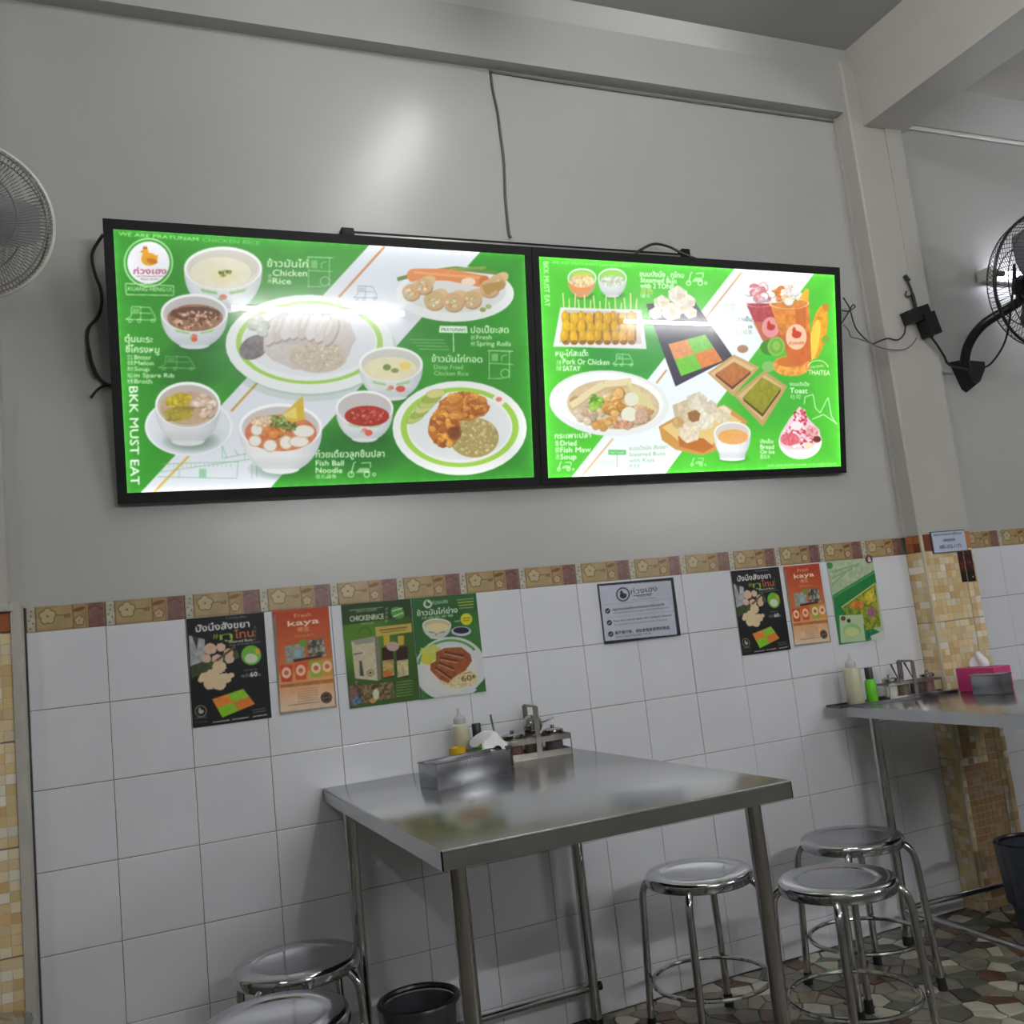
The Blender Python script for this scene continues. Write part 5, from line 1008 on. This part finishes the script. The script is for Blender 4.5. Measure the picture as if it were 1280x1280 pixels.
# ================================================================== BINS
def bin_(label, x, y, h_, r1, r0, body, bag, tilt=0):
    t = thing('waste_bin', label, 'bin', (x, y, 0))
    part('bin_body', MB().lathe([(0, .003), (r0, .003), (r0 + .002, .012), (r1 - .004, h_ - .01), (r1 - .008, h_ - .01), (r0 - .002, .015), (0, .012)], (x, y, 0), 36), body, t)
    part('rim', MB().tube([(x + r1 * math.cos(a), y + r1 * math.sin(a), h_) for a in np.linspace(0, 2 * PI, 40, endpoint=False)], .008, 8, closed=True), black_pl, t)
    mb = MB(); n = 72; g = random.Random(3); vs = []; rows = 9
    ph = [g.uniform(0, 6.28) for _ in range(6)]
    for j in range(rows):
        q = j / (rows - 1); z = h_ + .004 - q * (h_ * .72); rb = r1 + .009 + (r0 - r1) * q * .72
        for i in range(n):
            a = 2 * PI * i / n; wv = sum(math.sin(a * f + p + q * 2.2) for f, p in zip((5, 9, 13, 17, 23, 31), ph)) * .0016 * (.15 + q); vs.append((x + (rb + wv) * math.cos(a), y + (rb + wv) * math.sin(a), z))
    fs = [(j * n + i, j * n + (i + 1) % n, (j + 1) * n + (i + 1) % n, (j + 1) * n + i) for j in range(rows - 1) for i in range(n)]
    mb.add(vs, fs); part('bag_liner', mb, bag, t, 60)
    part('inner_liner', MB().lathe([(r1 - .01, h_ - .004), (r1 - .018, h_ * .5), (r0 - .012, .05), (0, .045)], (x, y, 0), 36), bag, t)
    return t
bin_('black waste bin with a clear bag under the posters table', .885, -.262, .272, .098, .075, black_pl, mat('clear_bag', (96, 98, 104), .25, alpha=.45, spec=.8, var=.2, vscale=40))
bin_('grey bagged waste bin against the stained pilaster', 3.03, -.318, .28, .105, .08, mat('grey_bin', (70, 76, 86), .5, var=.1), mat('grey_bag', (60, 66, 76), .35, var=.2, vscale=30, spec=.6))

# ================================================================== TABLE-TOP THINGS
glass = mat('jar_glass', (206, 212, 208), .05, spec=.5, alpha=.07, var=.05)
chili = mat('red_chili', (100, 32, 20), .5, var=.4, vscale=120); soy = mat('dark_sauce', (40, 26, 20), .2, var=.3, vscale=60); sugar = mat('white_sugar', (214, 212, 206), .7, var=.05, vscale=90); brown_s = mat('brown_sauce', (96, 72, 44), .3, var=.2, vscale=60)
pale_b = mat('pale_bottle', (196, 194, 166), .35, var=.05, vscale=20, spec=.4); clear_c = mat('clear_cap', (210, 210, 212), .25, alpha=.6, var=.05)
def squeeze_bottle(label, x, y, z, group, k=1.0):
    t = thing('squeeze_bottle', label, 'bottle', (x, y, z), group)
    part('body', MB().lathe([(0, 0), (.022 * k, 0), (.0245 * k, .004), (.0245 * k, .112), (.023 * k, .122), (.016, .128), (0, .128)], (x, y, z), 28), pale_b, t)
    part('cap', MB().lathe([(.0165, .127), (.0175, .129), (.0175, .143), (.012, .148), (.006, .154), (.0035, .172), (.002, .173), (0, .173)], (x, y, z), 20), clear_c, t)
    return t
def sauce_bottle(label, x, y, z, group):
    t = thing('sauce_bottle', label, 'bottle', (x, y, z), group)
    part('body', MB().lathe([(0, 0), (.0175, 0), (.0195, .003), (.0195, .066), (.017, .076), (.011, .081), (0, .081)], (x, y, z), 24), mat('bright_green_label', (96, 190, 40), .35, var=.06), t)
    part('cap', MB().lathe([(.0112, .08), (.0135, .082), (.0135, .118), (.0125, .12), (0, .12)], (x, y, z), 20), mat('dark_cap', (34, 44, 44), .4, var=.1), t)
    return t
def spoon(x, y, z, dx, dy, L_, label, group, bowl=.011):
    """spoon standing in a jar: handle up"""
    b_ = Vector((x, y, z)); tip = b_ + Vector((dx, dy, 1)).normalized() * L_
    t = thing('condiment_spoon', label, 'spoon', tuple(b_), group)
    part('handle', MB().tube([b_, b_.lerp(tip, .5), tip], [.0022, .0028, .0036], 8), chrome, t)
    part('spoon_bowl', MB().lathe([(0, -.004), (bowl * .7, -.002), (bowl, .003), (bowl * .92, .003), (bowl * .6, -.0005), (0, -.002)], (x, y, z + .002), 16), chrome, t)
    return t
def jar(x, y, z, fill, label, group, r=.031, h_=.062, level=.75, lid=True):
    t = thing('condiment_jar', label, 'jar', (x, y, z), group)
    part('glass', MB().lathe([(0, 0), (r - .003, 0), (r, .003), (r, h_ - .004), (r - .002, h_), (r - .004, h_ - .002), (r - .004, .005), (0, .004)], (x, y, z), 28), glass, t)
    part('contents', MB().lathe([(0, .0045), (r - .0045, .0055), (r - .0041, h_ * level), (r * .4, h_ * level + .003), (0, h_ * level + .003)], (x, y, z), 24), fill, t)
    if lid: part('lid', MB().lathe([(r + .0005, h_ - .006), (r + .0018, h_ - .004), (r + .0015, h_ + .004), (r * .7, h_ + .008), (.006, h_ + .0095), (.0065, h_ + .017), (0, h_ + .018)], (x, y, z), 28), chrome, t)
    return t
def caddy(label, cx, cy, z, L_, D_, H_, rz, mt, handle=.15, rh=.016):
    t = thing('condiment_caddy', label, 'caddy', (cx, cy, z), None, rz)
    hx, hy = L_ / 2, D_ / 2; P_ = lambda nm, mb: part(nm, mb, mt, t, world=False, smooth=None)
    P_('base_plate', MB().box((-hx, -hy, 0), (hx, hy, .0025)))
    for zz in (.003, H_ - rh - .001):
        for a, b_ in (((-hx, -hy, zz), (hx, -hy + .0015, zz + rh)), ((-hx, hy - .0015, zz), (hx, hy, zz + rh)), ((-hx, -hy, zz), (-hx + .0015, hy, zz + rh)), ((hx - .0015, -hy, zz), (hx, hy, zz + rh))): P_('rail', MB().box(a, b_))
    for a, b_ in (((-.008, -hy - .0018, 0), (.008, -hy, handle)), ((-.008, hy, 0), (.008, hy + .0018, handle))): P_('upright', MB().box(a, b_))
    for sx in (-1, 1):
        for sy in (-1, 1): P_('corner_post', MB().box((sx * hx - .0012, sy * hy - .0012, 0), (sx * hx + .0012, sy * hy + .0012, H_)))
    P_('handle', MB().tube([(0, -hy, handle), (0, hy, handle)], .004, 8))
    return t
cs_m = mat('worn_steel', (150, 144, 138), .3, metal=1.0, var=.12, vscale=30)
# ---- first table
z = TZ + .0002
def open_box(name, label, cx, cy, z, L_, D_, H_, rz, mt, cat='box', lip=True):
    t = thing(name, label, cat, (cx, cy, z), None, rz); hx, hy = L_ / 2, D_ / 2; w_ = .0016
    P_ = lambda nm, mb, **k: part(nm, mb, mt, t, world=False, **k)
    P_('bottom', MB().box((-hx, -hy, 0), (hx, hy, .002)), smooth=None)
    for a, b_ in (((-hx, -hy, 0), (hx, -hy + w_, H_)), ((-hx, hy - w_, 0), (hx, hy, H_)), ((-hx, -hy + w_, 0), (-hx + w_, hy - w_, H_)), ((hx - w_, -hy + w_, 0), (hx, hy - w_, H_))): P_('side', MB().box(a, b_, .0006))
    if lip: P_('lip', MB().tube([(-hx, -hy, H_), (hx, -hy, H_), (hx, hy, H_), (-hx, hy, H_)], .0022, 6, closed=True))
    return t
dull = mat('dull_steel', (168, 170, 176), .24, metal=1.0, var=.1, vscale=18, rvar=.08, bump=.06, bscale=30)
a_ = math.radians(13); ux, uy = math.cos(a_), math.sin(a_)
bx, by = .952 + .1155 * ux - .046 * uy, -.384 + .1155 * uy + .046 * ux
open_box('napkin_box', 'open steel napkin box at the front of the condiments', bx, by, z, .231, .092, .062, a_, dull)
o = single('napkin_stack', MB().box((bx - .045, by - .03, z + .0026), (bx + .06, by + .03, z + .034), .003), mat('paper_napkin', (206, 206, 204), .8, var=.04, vscale=40), 'low stack of pale napkins inside the steel box', 'napkins', base=(bx, by, z + .0026)); o.rotation_euler = (0, 0, a_)
squeeze_bottle('pale squeeze bottle standing behind the steel napkin box', 1.128, -.085, z, 'pale squeeze bottles')
sauce_bottle('green sauce bottle with dark cap behind the white tissue', 1.185, -.065, z, 'green sauce bottles')
t = thing('tissue_holder', 'black tissue holder with white tissue hanging out', 'tissue holder', (1.16, -.165, z)); part('holder_body', MB().box((1.10, -.20, z), (1.238, -.135, z + .058), .004), black_pl, t)
mb = MB(); n = 14; vs = []
for j in range(n):
    for i in range(n):
        u, v = i / (n - 1), j / (n - 1); vs.append((1.142 + u * .076 + .010 * math.sin(v * 5), -.208 + v * .072, z + .060 + .042 * math.sin(PI * min(1, u * .9 + .08)) * (1 - .35 * abs(v - .6)) + .006 * math.sin(u * 11 + v * 7) - (.028 * (1 - v / .22) if v < .22 else 0)))
fs = [(j * n + i, j * n + i + 1, (j + 1) * n + i + 1, (j + 1) * n + i) for j in range(n - 1) for i in range(n - 1)]
k2 = len(vs); mb.add(vs + [(p[0], p[1] + .0006, p[2] - .0012) for p in vs], fs + [tuple(k2 + i for i in reversed(f)) for f in fs]); tissue_m = mat('tissue_paper', (228, 230, 232), .9, var=.03, vscale=40, bump=.2, bscale=90)
part('tissue', mb, tissue_m, t, 80)
t = thing('sauce_sachet_cup', 'small yellow cup with red print behind the napkin box', 'cup', (1.078, -.19, z)); part('cup_body', MB().lathe([(0, 0), (.016, 0), (.0175, .003), (.024, .074), (.0225, .074), (.016, .004), (0, .004)], (1.078, -.19, z), 24), mat('yellow_plastic', (226, 186, 20), .4, var=.05), t); part('red_band', MB().lathe([(.0196, .026), (.0204, .026), (.0228, .054), (.0214, .054)], (1.078, -.19, z), 24), mat('red_band', (170, 50, 40), .4, var=.1), t)
ca = math.radians(-6); cx, cy = 1.352, -.088
caddy('steel condiment caddy with ladle and jars at the table back', cx, cy, z, .2, .105, .062, ca, cs_m, handle=.15)
def loc(cx, cy, a, u, v): return cx + u * math.cos(a) - v * math.sin(a), cy + u * math.sin(a) + v * math.cos(a)
JG = 'condiment jars in the caddies'; zc = z + .0027
for u, f_, lb, lid in ((-.064, chili, 'glass jar of red chili in the steel caddy', True), (0.0, brown_s, 'glass jar of brown sauce in the middle of the steel caddy', False), (.064, soy, 'glass jar of dark sauce in the steel caddy end', True)):
    x, y = loc(cx, cy, ca, u, 0); jar(x, y, zc, f_, lb, JG, lid=lid, h_=.066 if lid else .056)
x, y = loc(cx, cy, ca, 0.0, -.005)
t = thing('steel_ladle', 'shiny steel ladle resting bowl up over the caddy', 'ladle', (x, y, zc + .07)); lx, ly, lz = x + .003, y, zc + .098
part('ladle_bowl', MB().lathe([(0, -.0), (.012, -.0022), (.022, -.009), (.0285, -.02), (.0305, -.034), (.0292, -.034), (.027, -.02), (.02, -.0105), (0, -.003)], (lx, ly - .026, lz), 32, Matrix.Rotation(math.radians(78), 3, 'X')), chrome, t)
part('ladle_handle', MB().tube(smoothpath([(lx, ly + .008, lz - .026), (lx + .02, ly + .02, lz - .01), (lx + .055, ly + .03, lz - .004), (lx + .085, ly + .035, lz + .002)], 5), .003, 8), chrome, t)
x, y = loc(cx, cy, ca, -.064, 0); spoon(x - .046, y + .002, zc + .028, -.1, .1, .11, 'steel spoon leaning at the caddy beside the tissue', 'condiment spoons')
# ---- second table
z = TZ2 + .0002
ta = math.radians(-8.5); p0 = np.array([2.503, -.028]); p1 = np.array([2.975, -.099]); tm = (p0 + p1) / 2
nrm = np.array([math.sin(ta), -math.cos(ta)]); tc = (p0 + p1) / 2 + nrm * .045
t = thing('serving_tray', 'thin dark steel tray under the condiments, overhanging the table edge', 'tray', (tc[0], tc[1], z), None, ta); Lh = .238
part('tray_plate', MB().box((-Lh, -.045, 0), (Lh, .045, .0025)), mat('dark_steel_tray', (84, 84, 90), .35, metal=.9, var=.1), t, None, world=False)
for a, b_ in (((-Lh, -.045, .0025), (Lh, -.043, .008)), ((-Lh, .043, .0025), (Lh, .045, .008))): part('tray_edge', MB().box(a, b_), mat('dark_steel_tray', (84, 84, 90)), t, None, world=False)
zt = z + .0027
def tr(u, v): return loc(tc[0], tc[1], ta, u, v)
x, y = tr(-.142, .006); squeeze_bottle('pale squeeze bottle on the dark tray by the leaflet', x, y, zt, 'pale squeeze bottles', 1.22)
x, y = tr(-.088, -.014); sauce_bottle('bright green sauce bottle with dark cap on the dark tray', x, y, zt, 'green sauce bottles')
x, y = tr(.075, .0); caddy('steel condiment caddy standing on the dark tray', x, y, zt, .215, .076, .056, ta, cs_m, handle=.125, rh=.007)
for u, f_, lb, lid in ((.0, sugar, 'glass jar of white sugar on the dark tray', True), (.052, brown_s, 'glass jar of brown sauce on the dark tray', False), (.104, soy, 'glass jar of dark soy on the dark tray', False), (.155, chili, 'glass jar of chili flakes on the dark tray end', True)):
    x, y = tr(u, 0); jar(x, y, zt + .0027, f_, lb, JG, r=.0245, h_=.064, lid=lid)
for u, du, lb in ((.045, -.35, 'steel spoon standing in the brown sauce jar'), (.06, .1, 'second steel spoon standing in the brown sauce jar'), (.104, -.4, 'steel spoon standing in the dark soy jar')):
    x, y = tr(u, .004); spoon(x, y, zt + .05, du, .1, .075, lb, 'condiment spoons', bowl=.009)
# pink tissue box
pa = math.radians(-73); c0 = np.array([2.962, -.186]); c1 = np.array([2.975, -.366])
L_ = .152; ux, uy = (c1 - c0) / np.linalg.norm(c1 - c0); cen = c0 + np.array([ux, uy]) * .088 + np.array([.045, .012])
t = thing('tissue_box', 'bright pink tissue box with white tissue against the pilaster', 'tissue box', (cen[0], cen[1], z), None, math.atan2(uy, ux))
part('box_body', MB().box((-L_ / 2, -.045, 0), (L_ / 2, .045, .082), .004), mat('pink_plastic', (196, 56, 118), .4, var=.05), t, world=False)
part('slot_plate', MB().box((-.05, -.018, .0815), (.05, .018, .0835), .0008), mat('pink_slot', (176, 40, 100), .4, var=.05), t, world=False)
mb = MB(); rows = []
for j in range(8):
    q = j / 7; hw = .034 + .006 * math.sin(q * 4) - .012 * q; rows.append([(-.01 + hw * math.cos(a) , .012 * math.sin(a) * (1 - .5 * q) + .006 * math.sin(3 * a + q * 3), .082 + .048 * q - .006 * math.cos(2 * a) * q) for a in np.linspace(0, 2 * PI, 20, endpoint=False)])
vs = [p for r_ in rows for p in r_]; fs = [(j * 20 + i, j * 20 + (i + 1) % 20, (j + 1) * 20 + (i + 1) % 20, (j + 1) * 20 + i) for j in range(7) for i in range(20)] + [tuple(140 + i for i in range(20))]
mb.add(vs, fs); part('tissue', mb, tissue_m, t, 60, world=False)
# steel box in front of it
q0 = np.array([2.885, -.322]); q1 = np.array([2.905, -.425]); cen = (q0 + q1) / 2 + np.array([-.0, 0]); an = math.atan2(q1[1] - q0[1], q1[0] - q0[0])
mid_n = np.array([-math.sin(an), math.cos(an)]) * .055
tb = thing('steel_holder', 'small steel napkin holder in front of the pink tissue box', 'napkin holder', (cen[0] + mid_n[0] * .5, cen[1] + mid_n[1] * .5, z), None, an)
H_ = .066; part('holder_body', MB().box((-.054, -.03, 0), (.054, .03, H_ - .002), .002), dull, tb, world=False); part('holder_lid', MB().box((-.057, -.033, H_ - .0025), (.057, .033, H_ + .002), .001), dull, tb, world=False)
